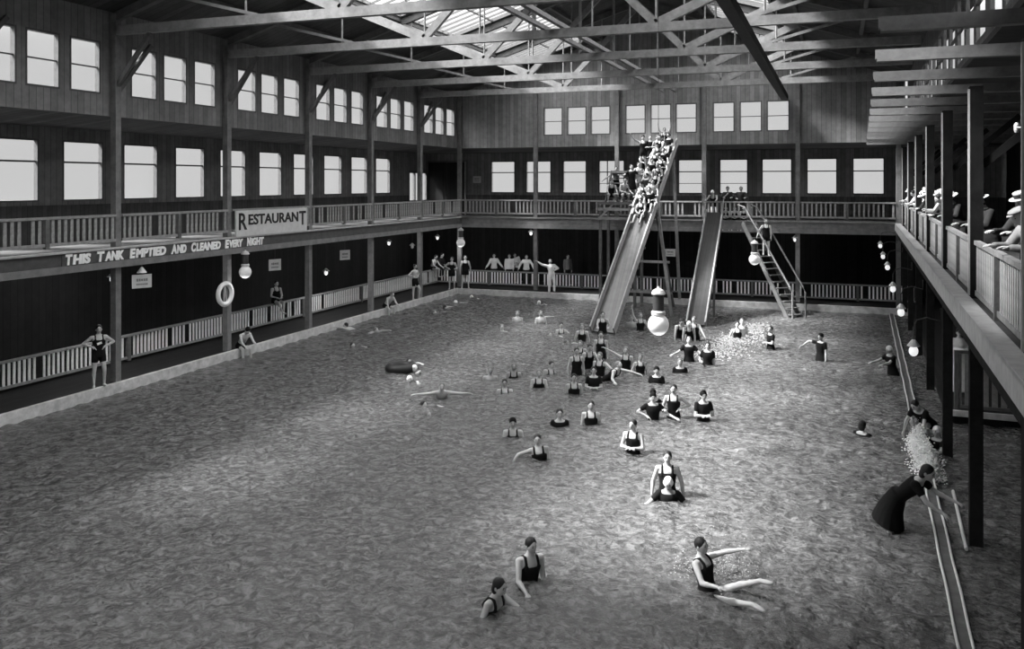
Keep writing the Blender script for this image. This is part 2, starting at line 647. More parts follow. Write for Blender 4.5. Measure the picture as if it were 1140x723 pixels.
for side, nm in ((-1, 'left'), (1, 'right')):
    SK1 = SKO[side]
    xm = APX + side * (SK0 + SK1) / 2
    ang = math.atan((APZ - EVZ) / EVX) * side
    wlen = (SK1 - SK0) / math.cos(ang)
    for k in range(7):
        y1 = min(LY[k], SKY); y0 = LY[k + 1]
        WN[0] += 1
        w = sempty('window_%d' % WN[0], (xm, (y0 + y1) / 2, roof_z(xm) + .03))
        w.rotation_euler = (0, ang, 0)
        bm = bmesh.new()
        Lh = y1 - y0
        box(bm, (0, -Lh / 2 + .12, 0), (wlen, .24, .14)); box(bm, (0, Lh / 2 - .12, 0), (wlen, .24, .14))
        box(bm, (-wlen / 2 + .05, 0, 0), (.1, Lh - .48, .14)); box(bm, (wlen / 2 - .05, 0, 0), (.1, Lh - .48, .14))
        obj('skylight_frame', bm, M['sash'], w)
        bm = bmesh.new()
        for j in range(1, 8):
            box(bm, (0, -Lh / 2 + .24 + (Lh - .48) * j / 8, -.01), (wlen - .2, .035, .07))
        box(bm, (0, 0, -.03), (.06, Lh - .48, .08))
        obj('glazing_bars', bm, M['sash'], w)
        bm = bmesh.new()
        box(bm, (0, 0, .05), (wlen - .2, Lh - .48, .008))
        obj('window_glass', bm, M['glass'], w)


def slab(name, pts_lo, thick, material):
    """flat slab: 4 plan corners with their own heights"""
    bm = bmesh.new()
    a = [bm.verts.new(p) for p in pts_lo]
    b = [bm.verts.new((p[0], p[1], p[2] + thick)) for p in pts_lo]
    bm.faces.new(a); bm.faces.new(b)
    for i in range(4):
        bm.faces.new((a[i], a[(i + 1) % 4], b[(i + 1) % 4], b[i]))
    return struct(name, bm, material)


slab('ceiling_left_gallery', [(XA - .1, YN, 7.75), (XL - .2, YN, 8.15), (XL - .2, YB + .2, 8.15), (XA - .1, YA + .1, 7.75)], .1, M['aisle_roof'])
slab('ceiling_back_gallery', [(XA - .1, YA + .1, 7.75), (XL - .2, YB + .2, 8.15), (RX(YB) + .4, YB + .2, 8.15), (8.2, YA + .1, 7.75)], .1, M['aisle_roof'])
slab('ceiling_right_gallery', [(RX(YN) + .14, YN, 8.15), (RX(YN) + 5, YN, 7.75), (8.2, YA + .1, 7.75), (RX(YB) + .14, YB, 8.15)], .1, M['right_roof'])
# gallery floors
slab('floor_left_gallery', [(XA, YN, GZ - .15), (XL + .12, YN, GZ - .15), (XL + .12, YB - .12, GZ - .15), (XA, YA, GZ - .15)], .15, M['gal_floor'])
slab('floor_back_gallery', [(XA, YA, GZ - .15), (XL + .12, YB - .12, GZ - .15), (RX(YB) - .25, YB - .12, GZ - .15), (8.0, YA, GZ - .15)], .15, M['gal_floor'])
slab('floor_right_gallery', [(RX(1.5) - .23, 1.5, GZ - .15), (RX(1.5) + 4.9, 1.5, GZ - .15), (8.0, YA, GZ - .15), (RX(YB) - .25, YB - .12, GZ - .15)], .15, M['gal_floor'])
# decks at pool level and the pool floor
slab('floor_left_deck', [(XA, YN, -.2), (-19.32, YN, -.2), (-19.32, 43.32, -.2), (XA, YA, -.2)], .48, M['deck'])
slab('floor_back_deck', [(XA, YA, -.2), (-19.32, 43.32, -.2), (RX(43.4) + .3, 43.32, -.2), (8.0, YA, -.2)], .48, M['deck'])
slab('floor_right_deck', [(RX(24.3) + .35, 24.3, -.2), (RX(24.3) + 4.9, 24.3, -.2), (8.0, YA, -.2), (RX(43.4) + .35, 43.4, -.2)], .5, M['deck'])
slab('floor_pool', [(XA, YN, -1.95), (9, YN, -1.95), (9, YA, -1.95), (XA, YA, -1.95)], .1, M['concrete'])
# pool kerbs
slab('trim_1', [(-19.32, YN, -.3), (-19.2, YN, -.3), (-19.2, 43.2, -.3), (-19.32, 43.32, -.3)], .6, M['concrete'])
slab('trim_2', [(-19.32, 43.32, -.3), (-19.2, 43.2, -.3), (RX(43.2) + .3, 43.2, -.3), (RX(43.4) + .3, 43.32, -.3)], .6, M['concrete'])
# gallery fascias
bm = bmesh.new()
box(bm, (XL + .15, (YN + YB) / 2 - .1, 3.95), (.08, YB - YN - .1, .34))
struct('trim_3', bm, M['fascia_dark'])
bm = bmesh.new()
box(bm, (XL + .14, (YN + YB) / 2 - .1, 3.69), (.2, YB - YN - .1, .19))
struct('trim_4', bm, M['fascia'])
bm = bmesh.new()
box(bm, (XL + .17, (YN + YB) / 2 - .1, 4.145), (.16, YB - YN - .1, .05))
struct('trim_5', bm, M['fascia_light'])
bm = bmesh.new()
xm, xw = (XL + RX(YB)) / 2, RX(YB) - XL - .3
box(bm, (xm, YB - .15, 3.95), (xw, .08, .34)); box(bm, (xm, YB - .14, 3.69), (xw, .2, .19)); box(bm, (xm, YB - .17, 4.145), (xw, .16, .05))
struct('trim_6', bm, M['fascia'])
t7 = sempty('trim_7', (RX(0), 0, 0), RROT)
bm = bmesh.new()
box(bm, (-.22, (1.5 + YB) / 2, 3.97), (.06, YB - 1.5, .30))
box(bm, (-.13, (1.5 + YB) / 2, 4.12), (.24, YB - 1.5, .05))
obj('fascia_board', bm, M['fascia_light'], t7)
bm = bmesh.new()
box(bm, (-.02, (1.5 + YB) / 2, 3.68), (.3, YB - 1.5, .24))
obj('edge_beam', bm, M['post_dark'], t7)

# water
nx, ny = 470, 760
x0, x1, y0, y1 = -19.3, 7.5, 1.0, 43.3
X, Y = np.meshgrid(np.linspace(x0, x1, nx), np.linspace(y0, y1, ny))
Zw = np.zeros_like(X)
rng = np.random.default_rng(3)
for i in range(56):
    lam = 0.27 * (1.024 ** i)
    th = rng.uniform(0, 2 * PI)
    k = 2 * PI / lam
    ph = rng.uniform(0, 2 * PI)
    wob = 0.5 * np.sin(0.5 * X * math.cos(th + 1) + 0.5 * Y * math.sin(th + 1) + ph * 2)
    Zw += WATER_A * lam * np.sin(k * (X * math.cos(th) + Y * math.sin(th)) + ph + 2 * wob) * (0.7 + 0.6 * wob)
verts = np.stack([X.ravel(), Y.ravel(), Zw.ravel()], 1)
idx = np.arange(nx * ny).reshape(ny, nx)
faces = np.stack([idx[:-1, :-1].ravel(), idx[:-1, 1:].ravel(), idx[1:, 1:].ravel(), idx[1:, :-1].ravel()], 1)
me = bpy.data.meshes.new('pool_water')
me.from_pydata(verts.tolist(), [], faces.tolist())
me.polygons.foreach_set('use_smooth', [True] * len(me.polygons))
me.materials.append(M['water'])
o = bpy.data.objects.new('pool_water', me)
COL.objects.link(o)
o['kind'] = 'structure'
o['label'] = 'rippled dark water filling the indoor swimming tank'
o['category'] = 'water'

# ------------------------------------------------------------------ posts
for k, y in enumerate(LY[:7]):
    z0 = .3
    nm = 'corner' if k == 0 else ORD[k]
    lab = 'tall timber post in the far left corner of the pool' if k == 0 else 'tall timber post at the left pool edge, %s post after the far corner one' % ORD[k - 1]
    t = thing('timber_post', lab, 'post', (XL, y, z0), 0, 'posts along the left pool edge')
    bm = bmesh.new()
    box(bm, (0, 0, (EVZ - z0) / 2), (.2, .2, EVZ - z0 - .02))
    obj('shaft', bm, M['post'], t)
    if k:
        bm = bmesh.new()
        beam(bm, (0.02, 0.08, 8.35), (0.02, 1.35, 9.85), .1, .12)
        obj('knee_brace', bm, M['timber_dark'], t)
        bm = bmesh.new()
        beam(bm, (0.08, 0, 8.5), (1.25, 0, 9.95), .1, .12)
        obj('truss_brace', bm, M['timber_dark'], t)
for k, x in enumerate(BX[1:], 1):
    z0 = .3
    lab = 'timber post against the far end of the pool, %s from the far left corner' % ORD[k - 1] if k < 5 else 'timber post in the far right corner of the pool'
    t = thing('timber_post', lab, 'post', (x, YB, z0), 0, 'posts along the far pool end')
    bm = bmesh.new()
    box(bm, (0, 0, (EVZ - z0) / 2), (.2, .2, EVZ - z0 - .02))
    obj('shaft', bm, M['post'], t)
RPY = [11.0 + 5.2 * k for k in range(7)]
for k, y in enumerate(RPY):
    lab = ('dark right gallery post at the right picture edge, the one nearest the camera', 'thick dark gallery post standing in the water, second along the right side',
           'dark gallery post behind the kneeling person on the right side', 'dark right gallery post, fourth along from the camera end',
           'dark right gallery post, fifth along from the camera end', 'slim looking right gallery post, last but one before the far wall',
           'right gallery post closest to the far wall')[k]
    p = RP(y, .1, -.4 if k < 3 else .3)
    t = thing('gallery_post', lab, 'post', p, RROT, 'posts carrying the right gallery')
    top = 7.6 - p.z
    bm = bmesh.new()
    box(bm, (0.0, 0, top / 2), (.2, .2, top))
    obj('shaft', bm, M['post_dark'], t)
    bm = bmesh.new()
    zz = GZ - p.z
    box(bm, (-.11, -.08, zz + (top - zz) / 2), (.03, .05, top - zz - .1))
    obj('sunlit_edge', bm, M['strip'], t)  # sunlit left edge of the post put in as a pale colour
    bm = bmesh.new()
    beam(bm, (.1, 0, top - 1.3), (1.4, 0, top - .15), .1, .12)
    obj('brace', bm, M['post_dark'], t)

# ------------------------------------------------------------------ railings
_bal = {}


def railing(p0, p1, z0, h, label, group, slat_m, rail_m, gap=.19, sw=.075, lift=.1, name='railing', skip=lambda i, n: False, rail_s=(.09, .07), mid_post=True):
    p0, p1 = Vector((p0[0], p0[1], z0)), Vector((p1[0], p1[1], z0))
    L = (p1 - p0).length
    a = math.atan2(p1.y - p0.y, p1.x - p0.x)
    t = thing(name, label, 'railing', (p0 + p1) * .5, a, group)
    bm = bmesh.new(); box(bm, (0, 0, h - rail_s[1] / 2), (L, rail_s[0], rail_s[1])); obj('top_rail', bm, rail_m, t)
    bm = bmesh.new(); box(bm, (0, 0, lift), (L, .06, .08)); obj('bottom_rail', bm, rail_m, t)
    key = (slat_m.name, round(h, 2), sw)
    bm = bmesh.new()
    if mid_post:
        box(bm, (0, 0, (h - rail_s[1]) / 2), (.12, .12, h - rail_s[1]))
    else:
        box(bm, (-L / 2 + .05, 0, (h - rail_s[1]) / 2), (.1, .1, h - rail_s[1]))
    obj('rail_post', bm, M['rail_dark'], t)
    n = int(L / gap)
    src = None
    for i in range(n):
        x = -L / 2 + L * (i + .5) / n
        if (mid_post and abs(x) < .1) or skip(i, n):
            continue
        if key not in _bal:
            bm = bmesh.new()
            box(bm, (0, 0, 0), (sw, .03, h - rail_s[1] - lift - .03))
            o = obj('baluster', bm, slat_m, t)
            _bal[key] = o
            o.location = (x, 0, (h - rail_s[1] + lift) / 2)
        else:
            dup_mesh(_bal[key], t, (x, 0, (h - rail_s[1] + lift) / 2))
    return t


rnd = random.Random(5)
place = ['beside the far left corner', 'second bay from the far left corner', 'third bay from the far left corner', 'fourth bay from the far left corner', 'fifth bay from the far left corner', 'nearest bay at the left picture edge']
for k in range(6):
    ya, yb = LY[k + 1] + .12, LY[k] - .12
    if k == 3:
        ya_, yb_ = ya, yb
    railing((XL + .1, ya), (XL + .1, yb), GZ + .17, .84, 'slatted timber railing of the left upper gallery, ' + place[k], 'left gallery railings', M['slat_grey'], M['rail'], .2, .085,
            skip=lambda i, n: rnd.random() < .12)
for k in range(6):
    ya, yb = LY[k + 1], LY[k] + (1.2 if k == 0 else 0)
    railing((-21.3, ya), (-21.3, yb - .02), .3, .84, 'whitewashed picket fence on the left deck, ' + place[k], 'left deck fences', M['slat'], M['rail'], .16, .075,
            skip=lambda i, n: rnd.random() < .06)
bplace = ['beside the far left corner', 'left of the tall slide', 'behind the tall slide', 'between the two slides and the stair', 'beside the far right corner']
for k in range(5):
    xa, xb = BX[k] + .12, min(BX[k + 1], RX(YB)) - .12
    railing((xa, YB - .1), (xb, YB - .1), GZ + .17, .84, 'slatted railing of the far upper gallery, ' + bplace[k], 'far gallery railings', M['slat_grey'], M['rail'], .2, .08,
            skip=lambda i, n: rnd.random() < .1)
for k in range(5):
    xa, xb = BX[k] - (1.9 if k == 0 else 0), BX[k + 1] + (1.0 if k == 4 else 0)
    railing((xa, 45.15), (xb - .02, 45.15), .3, .82, 'whitewashed picket fence on the far deck, ' + bplace[k], 'far deck fences', M['slat'], M['rail'], .17, .075,
            skip=lambda i, n: rnd.random() < .06)
rplace = ['nearest the camera at the right picture edge', 'second bay from the camera', 'third bay from the camera', 'fourth bay from the camera', 'fifth bay from the camera', 'sixth bay from the camera']
for k in range(-1, 6):
    ya = RPY[k] + .16 if k >= 0 else 6.0
    yb = RPY[k + 1] - .16
    if k < 0:
        continue
    a, b = RP(ya, .1, 0), RP(yb, .1, 0)
    railing(a, b, GZ, .96, 'pale slatted railing of the right upper gallery, ' + rplace[k], 'right gallery railings', M['slat_right'], M['timber'], .17, .07)
a, b = RP(6.2, .1, 0), RP(10.84, .1, 0)
railing(a, b, GZ, .96, 'pale slatted railing of the right upper gallery cut off by the right picture edge', 'right gallery railings', M['slat_right'], M['timber'], .17, .07)
a, b = RP(24.42, .5, 0), RP(24.42, 4.7, 0)
railing(a, b, .3, 1.5, 'tall vertical board fence under the right gallery beyond the posts', None, M['rail'], M['rail_dark'], .2, .13, name='board_fence', mid_post=False)
bm = bmesh.new()
box(bm, (0, 0, 0), (4.5, .1, .14))
struct('trim_8', bm, M['concrete'], loc=RP(24.25, 2.6, .26), rotz=RROT)

# ------------------------------------------------------------------ roof trusses
TC = 10.38
tl = ['farthest roof truss, close to the far wall', 'second roof truss from the far wall', 'third roof truss from the far wall', 'fourth roof truss from the far wall', 'roof truss nearest the camera, crossing the upper left of the picture']
JL, JR = -11.95, -4.75
for k in range(1, 6):
    y = LY[k]
    t = thing('roof_truss', 'timber ' + tl[k - 1], 'truss', (APX, y, TC), 0, 'roof trusses')

    def P(x, z):
        return Vector((x - APX, 0, z - TC))
    up = Vector((0, 1, 0))

    def member(nm, a, b, w, h, m=M['timber']):
        bm = bmesh.new(); beam(bm, a, b, h, w, up); return obj(nm, bm, m, t)
    xr = RX(y) + .02
    member('bottom_chord', P(XL + .02, TC), P(xr, TC), .2, .26)
    member('rafter', P(XL + .02, roof_z(XL) - .2), P(APX, APZ - .2), .18, .24, M['timber_dark'])
    member('rafter', P(xr, roof_z(xr) - .2), P(APX, APZ - .2), .18, .24, M['timber_dark'])
    for s, j in ((-1, JL), (1, JR)):
        member('inner_diagonal', P(j, TC + .1), P(APX + s * .25, APZ - .55), .16, .22)
        member('outer_diagonal', P(j, TC + .1), P(j + s * 3.4, roof_z(j + s * 3.4) - .3), .16, .26)
        xx = APX + s * 6.15
        member('thin_brace', P(xx, TC + .12), P(xx + s * 3.6, TC + 1.05), .08, .09)
    for x in (-14.9, JL, -10.1, APX, -6.6, JR, -3.1, -1.8):
        bm = bmesh.new()
        tube(bm, P(x, TC + .1), P(x, roof_z(x) - .25), .03 if x != APX else .05, seg=8)
        obj('tie_rod', bm, M['timber'], t)
# catwalk along the chords
for s, x in (('left', -8.1), ('right', -7.5)):
    bm = bmesh.new(); box(bm, (0, 0, 0), (.14, 28.5, .12))
    tag(obj('catwalk_beam', bm, M['timber'], loc=(x, 29.4, TC + .22)), 'long roof beam running lengthways over the truss chords, %s one of the pair' % s, 'beam', 'paired catwalk beams')
bm = bmesh.new(); box(bm, (0, 0, 0), (.3, 30.3, .26))
tag(obj('boxed_duct', bm, M['duct'], loc=(-2.3, 28.65, 10.1)), 'dark boxed timber duct running lengthways below the trusses to the far wall', 'duct')
# purlins
for i, u in enumerate((2.9, 7.0, 9.2)):
    for s in (-1, 1):
        x = APX + s * u
        bm = bmesh.new(); box(bm, (0, 0, 0), (.12, YB - 12, .14))
        tag(obj('purlin', bm, M['timber_dark'], loc=(x, (YB + 12) / 2, roof_z(x) - .1)), 'roof purlin under the %s slope, %s' % ('left' if s < 0 else 'right', ('close to the ridge', 'just below the skylights', 'close to the eaves')[i]), 'purlin', 'roof purlins')

# beams jutting out above the right gallery
for k in range(13):
    y = 10.85 + 2.65 * k
    t = thing('gallery_roof_beam', 'timber beam jutting out above the right gallery, %s from the camera' % (ORD[k] if k < 12 else 'thirteenth and last'), 'beam', RP(y, 0, 7.84), RROT, 'beams above the right gallery')
    bm = bmesh.new(); box(bm, (1.5, 0, 0), (5.94, .13, .13)); obj('joist', bm, M['beam'], t)
    bm = bmesh.new(); box(bm, (1.5, -.01, -.085), (5.9, .16, .04)); obj('soffit_plank', bm, M['beam'], t)

# ------------------------------------------------------------------ slides and stair
def to_local(o_, pts):
    return [Vector(p) - o_ for p in pts]


def chute(t, a, b, w, bed_m, side_m, th=.04, sh=.32, lead=.9):
    """a bottom, b top (local): bed, two side boards, short run-out"""
    a, b = Vector(a), Vector(b)
    d = (b - a).normalized()
    side = Vector((0, 0, 1)).cross(d).normalized()   # points to the left when looking up the slide
    up = d.cross(side).normalized()
    if up.z < 0:
        up = -up
    bm = bmesh.new(); beam(bm, a, b, w, th, up); obj('slide_bed', bm, bed_m, t)
    for s in (-1, 1):
        o_ = side * s * (w / 2 + .03) + up * (sh / 2 - .06)
        bm = bmesh.new(); beam(bm, a + o_, b + o_, .06, sh, up); obj('side_board', bm, side_m, t)
    bm = bmesh.new()
    n = int((b - a).length / 1.2)
    for i in range(1, n):
        c = a.lerp(b, i / n) - up * .07
        beam(bm, c - side * (w / 2 + .1), c + side * (w / 2 + .1), .09, .08, up)
    obj('cross_ribs', bm, M['timber_dark'], t)
    return d, side, up


O1 = Vector((-8.75, 34.0, 0))
S1a, S1b = Vector((-8.75, 34.0, .02)), Vector((-7.82, 43.3, 8.0))
sl1 = thing('water_slide', 'tall steep wooden water slide rising from the pool to the far windows, packed with bathers', 'slide', O1)
D1, SD1, UP1 = chute(sl1, S1a - O1, S1b - O1, .92, M['slide'], M['slide_side'], sh=.36)


def s1(tt, off=0.0, lift=0.0):
    return S1a.lerp(S1b, tt) + SD1 * off + UP1 * lift


for (ta, foot) in ((.62, (-6.9, 39.3, -.3)), (.60, (-7.4, 42.6, -.3)), (.62, (-9.6, 39.6, -.3)), (.9, (-7.2, 43.0, .3))):
    bm = bmesh.new()
    top = s1(ta, -.5 if foot[0] > -8.2 else .5, -.1)
    beam(bm, Vector(foot) - O1, top - O1, .13, .13)
    obj('support_leg', bm, M['timber'] if foot[0] > -7.3 else M['timber_dark'], sl1)
bm = bmesh.new()
beam(bm, Vector((-9.5, 39.7, 1.0)) - O1, Vector((-6.95, 39.5, 1.0)) - O1, .1, .1)
obj('tie_beam', bm, M['timber'], sl1)
bm = bmesh.new()
beam(bm, Vector((-9.5, 39.7, 2.4)) - O1, Vector((-7.1, 39.6, 2.4)) - O1, .1, .1)
obj('tie_beam', bm, M['timber'], sl1)
# landing and stair beside it
pl = thing('slide_landing', 'wooden landing tower with an upper stage, standing left of the tall slide', 'platform', (-9.95, 42.3, 0))
PO = Vector((-9.95, 42.3, 0))
LZ = 5.08
bm = bmesh.new(); box(bm, (0, 0, LZ - .06), (1.9, 1.9, .12)); obj('lower_deck', bm, M['timber_dark'], pl)
bm = bmesh.new(); box(bm, (.55, .3, 6.55), (2.1, 1.0, .12)); obj('upper_deck', bm, M['timber_dark'], pl)
for x in (-.85, .85):
    for y in (-.85, .75):
        bm = bmesh.new(); box(bm, (x, y, LZ / 2 - .3), (.13, .13, LZ + .3)); obj('tower_leg', bm, M['timber_dark'], pl)
for x in (-.4, 1.5):
    bm = bmesh.new(); box(bm, (x, .72, 5.6), (.1, .1, 1.8)); obj('upper_leg', bm, M['timber_dark'], pl)
bm = bmesh.new()
for i in range(6):
    box(bm, (-.15, -.6 + .17 * i, LZ + .2 + .24 * i), (.9, .22, .05))
beam(bm, (-.6, -.8, LZ), (-.6, .4, LZ + 1.5), .05, .2); beam(bm, (.3, -.8, LZ), (.3, .4, LZ + 1.5), .05, .2)
obj('steps', bm, M['timber_dark'], pl)
bm = bmesh.new()
beam(bm, (-.95, -.92, LZ - .35), (.95, -.92, LZ - .35), .06, .14); beam(bm, (-.95, -.92, LZ - .8), (.6, -.92, LZ - .8), .06, .14)
beam(bm, (-.9, -.92, LZ - .8), (-.2, -.92, LZ - .1), .05, .08)
obj('front_ties', bm, M['timber'], pl)

O2 = Vector((-5.5, 36.9, 0))
S2a, S2b = Vector((-5.5, 36.9, .05)), Vector((-5.58, 43.5, 4.55))
sl2 = thing('water_slide', 'lower dark-bedded water slide running from the far gallery rail into the pool', 'slide', O2)
D2, SD2, UP2 = chute(sl2, S2a - O2, S2b - O2, .72, M['slide_dark'], M['slide_side'], sh=.26)
for s in (-1, 1):
    bm = bmesh.new()
    b_ = S2b - O2 + SD2 * s * .42
    polytube(bm, [b_ + Vector((0, -.5, -.15)), b_ + Vector((0, -.1, .35)), b_ + Vector((0, .15, .75)), b_ + Vector((SD2.x * s * .2, .25, .95))], .03, 8)
    obj('hand_hold', bm, M['timber'], sl2)
for s in (-1, 1):
    bm = bmesh.new()
    c = S2a.lerp(S2b, .5) - O2 + SD2 * s * .35 - UP2 * .1
    beam(bm, c, Vector((c.x, c.y, -.4)), .1, .1)
    obj('support_leg', bm, M['timber_dark'], sl2)

O3 = Vector((-3.95, 43.4, 0))
st = thing('steep_stair', 'steep timber stair with a pale handrail leading down from the far gallery into the pool', 'stair', O3)
A3, B3 = Vector((0, 0, GZ)), Vector((2.3, -2.5, .0))
nrm = Vector((B3.x, B3.y, 0)).normalized()
sd = Vector((-nrm.y, nrm.x, 0))
for s in (-1, 1):
    bm = bmesh.new(); beam(bm, A3 + sd * s * .35, B3 + sd * s * .35 + Vector((0, 0, -.3)), .07, .22); obj('stringer', bm, M['timber_dark'], st)
for i in range(15):
    bm = bmesh.new()
    c = A3.lerp(B3, (i + .6) / 15)
    R = Matrix.Rotation(math.atan2(sd.y, sd.x), 3, 'Z')
    box(bm, c, (.66, .2, .04), R)
    obj('tread', bm, M['timber'] if i == 6 else M['timber_dark'], st)
for s in (-1, 1):
    bm = bmesh.new()
    e = sd * s * .36
    polytube(bm, [A3 + e + Vector((-.25, .25, .85)), A3 + e + Vector((.1, -.1, .75)), B3 + e + Vector((0, 0, 1.35)), B3 + e + Vector((.1, -.1, 1.1)), B3 + e + Vector((.12, -.12, -.3))], .04, 8)
    obj('handrail', bm, M['timber'] if s < 0 else M['timber_dark'], st)

# ------------------------------------------------------------------ lamps
def glow(parent, z, watts, r=.06):
    L = bpy.data.lights.new('lamp_light', 'POINT')
    L.energy = watts
    L.shadow_soft_size = r
    o = bpy.data.objects.new('lamp_light', L)
    COL.objects.link(o)
    o.parent = parent
    o.location = (0, 0, z)
    return o


def arc_lamp(p, label, r=.235, cable=1.0):
    """p: globe centre"""
    t = thing('arc_lamp', label, 'lamp', p, 0, 'hanging arc lamps')
    k = r / .235
    bm = bmesh.new(); ellipsoid(bm, (0, 0, 0), (r, r, r * 1.03), None, 28, 18); obj('globe', bm, M['globe'], t, smooth=True)
    bm = bmesh.new()
    lathe(bm, [(.10 * k, r * .9), (.16 * k, r * .95), (.16 * k, r + .05 * k), (.13 * k, r + .08 * k)], seg=20); obj('collar', bm, M['pipe'], t)
    bm = bmesh.new()
    lathe(bm, [(.12 * k, r + .06 * k), (.125 * k, r + .1 * k), (.125 * k, r + .4 * k), (.11 * k, r + .46 * k)], seg=20); obj('lamp_case', bm, M['metal'], t, smooth=False)
    bm = bmesh.new()
    lathe(bm, [(.15 * k, r + .44 * k), (.16 * k, r + .47 * k), (.12 * k, r + .54 * k), (.04 * k, r + .58 * k), (.02 * k, r + .62 * k)], seg=20); obj('hood', bm, M['pipe'], t)
    bm = bmesh.new(); tube(bm, (0, 0, r + .6 * k), (0, 0, r + .6 * k + cable), .006, seg=6); obj('cable', bm, M['metal'], t)
    glow(t, -r - .22, ARC_W, .1)
    return t


def ap(px, py, d):
    return Vector((d * kx(px), d * ky(px), H - (py - HY) * d / F))


p = ap(733, 361.5, 22.0)
p.y = LY[5]; p.x = p.y * kx(733) / ky(733); p.z = H - (361.5 - HY) * depth(p) / F
arc_lamp(p, 'large hanging arc lamp with a white globe between the two slides', .235, TC - p.z - .78)
p = at_x(273, 303, XL + .3); arc_lamp(p, 'hanging arc lamp with a white globe under the restaurant sign', .21, max(.1, 3.6 - p.z - .72))
p = at_y(513, 270.5, YB - .6); arc_lamp(p, 'hanging arc lamp with a white globe in the far left corner', .23, max(.1, 3.6 - p.z - .75))
p = at_y(840, 289, YB - 2.4); arc_lamp(p, 'hanging arc lamp with a white globe beside the steep stair', .25, 3.55)

# little bulbs on goosenecks along the right gallery
for i, (px, py, y) in enumerate(((1017, 391, 18.5), (1003, 348, 23.8), (994, 322, 29.0), (988, 298, 35.6), (983, 286, 40.6), (980, 274, 43.0))):
    q = Vector((y * kx(px) / ky(px), y, 0)); q.z = H - (py - HY) * depth(q) / F
    t = thing('gooseneck_lamp', 'small bulb on a curved arm below the right gallery edge, %s from the camera' % ORD[i], 'lamp', q, RROT, 'gooseneck lamps along the right side')
    r = .085
    bm = bmesh.new(); ellipsoid(bm, (0, 0, 0), (r, r, r * 1.2), None, 14, 10); obj('bulb', bm, M['bulb'], t, smooth=True)
    bm = bmesh.new(); lathe(bm, [(.03, .22), (.05, .2), (.12, .1), (.1, .09), (.03, .18)], seg=14); obj('shade', bm, M['pipe'], t)
    back = RX(y) - .25 - q.x
    bm = bmesh.new(); polytube(bm, [(0, 0, .2), (0, 0, .45), (.12 * back, 0, .6), (.5 * back, 0, .66), (back, 0, .6), (back, 0, max(.7, 3.6 - q.z))], .014, 6); obj('curved_arm', bm, M['metal'], t)
for i, (px, py) in enumerate(((125, 311), (363, 304), (433, 271), (459, 275), (487, 265), (591, 260), (885, 267))):
    q = at_y(px, py, YB - .05) if px > 560 else at_x(px, py, XL - 1.2)
    t = thing('pendant_bulb', ('small pendant lamp under the left gallery near the tank notice', 'small pendant lamp under the left gallery right of the seated fence sitter', 'small pendant lamp under the left gallery above the crouched sitter',
              'faint pendant lamp under the left gallery left of the shirtless man', 'small pendant lamp above the pair on the fence', 'small pendant lamp left of the post at the far end', 'small pendant lamp at the far end beyond the steep stair')[i], 'lamp', q, 0, 'pendant lamps under the galleries')
    bm = bmesh.new(); ellipsoid(bm, (0, 0, 0), (.08, .08, .1), None, 12, 8); obj('bulb', bm, M['bulb'] if i != 3 else M['pipe'], t, smooth=True)
    bm = bmesh.new(); lathe(bm, [(.02, .2), (.05, .18), (.15, .08), (.13, .07), (.02, .16)], seg=14); obj('shade', bm, M['pipe'], t)
    bm = bmesh.new(); tube(bm, (0, 0, .18), (0, 0, max(.3, 3.94 - q.z)), .01, seg=5); obj('cord', bm, M['metal'], t)
    if i != 3:
        glow(t, -.16, BULB_W * (2.2 if i == 0 else 1), .06)

# ------------------------------------------------------------------ lettering
def letters(name, pieces, material, parent, depth_=.012, offset=.0, shear=0.0):
    """pieces: (text, size, x, z, xscale) in the plane y=0 of the parent, facing -y; joined into one mesh"""
    out = bmesh.new()
    for txt, size, x, z, xs_, wid in pieces:
        cu = bpy.data.curves.new('lettering', 'FONT')
        cu.body = txt
        cu.size = size
        cu.extrude = depth_ / 2
        cu.offset = offset
        cu.shear = shear
        cu.resolution_u = 3
        tmp = bpy.data.objects.new('lettering_tmp', cu)
        COL.objects.link(tmp)
        dg = bpy.context.evaluated_depsgraph_get()
        me = bpy.data.meshes.new_from_object(tmp.evaluated_get(dg))
        xs = [v.co.x for v in me.vertices]
        w = max(xs) - min(xs)
        sc = (wid / w) if wid else xs_
        x_min = min(xs)
        for v in me.vertices:
            c = v.co.copy()
            v.co = Vector(((c.x - x_min) * sc + x, -c.z, c.y + z))
        out.from_mesh(me)
        bpy.data.objects.remove(tmp)
        bpy.data.curves.remove(cu)
        bpy.data.meshes.remove(me)
    me = bpy.data.meshes.new(name)
    out.to_mesh(me); out.free()
    me.materials.append(material)
    o = bpy.data.objects.new(name, me)
    COL.objects.link(o)
    if parent is not None:
        o.parent = parent
    return o


# RESTAURANT board on the left gallery railing (local x runs along +y of the hall, face towards the pool)
ya, yb = 24.52, 28.75
t = thing('restaurant_sign', 'white RESTAURANT board fixed to the left gallery railing', 'sign', (XL + .24, (ya + yb) / 2, 4.2), PI / 2)
bm = bmesh.new(); box(bm, (0, 0, .41), (yb - ya, .05, .88)); obj('board', bm, M['sign'], t)
Ws = yb - ya
letters('lettering', [('R', .82, -Ws / 2 + .14, .2, 1, .44), ('ESTAURAN', .5, -Ws / 2 + .66, .36, 1, 2.98), ('T', .74, Ws / 2 - .52, .22, 1, .44)], M['ink'], t, .02, .012).location = (0, -.03, .0)
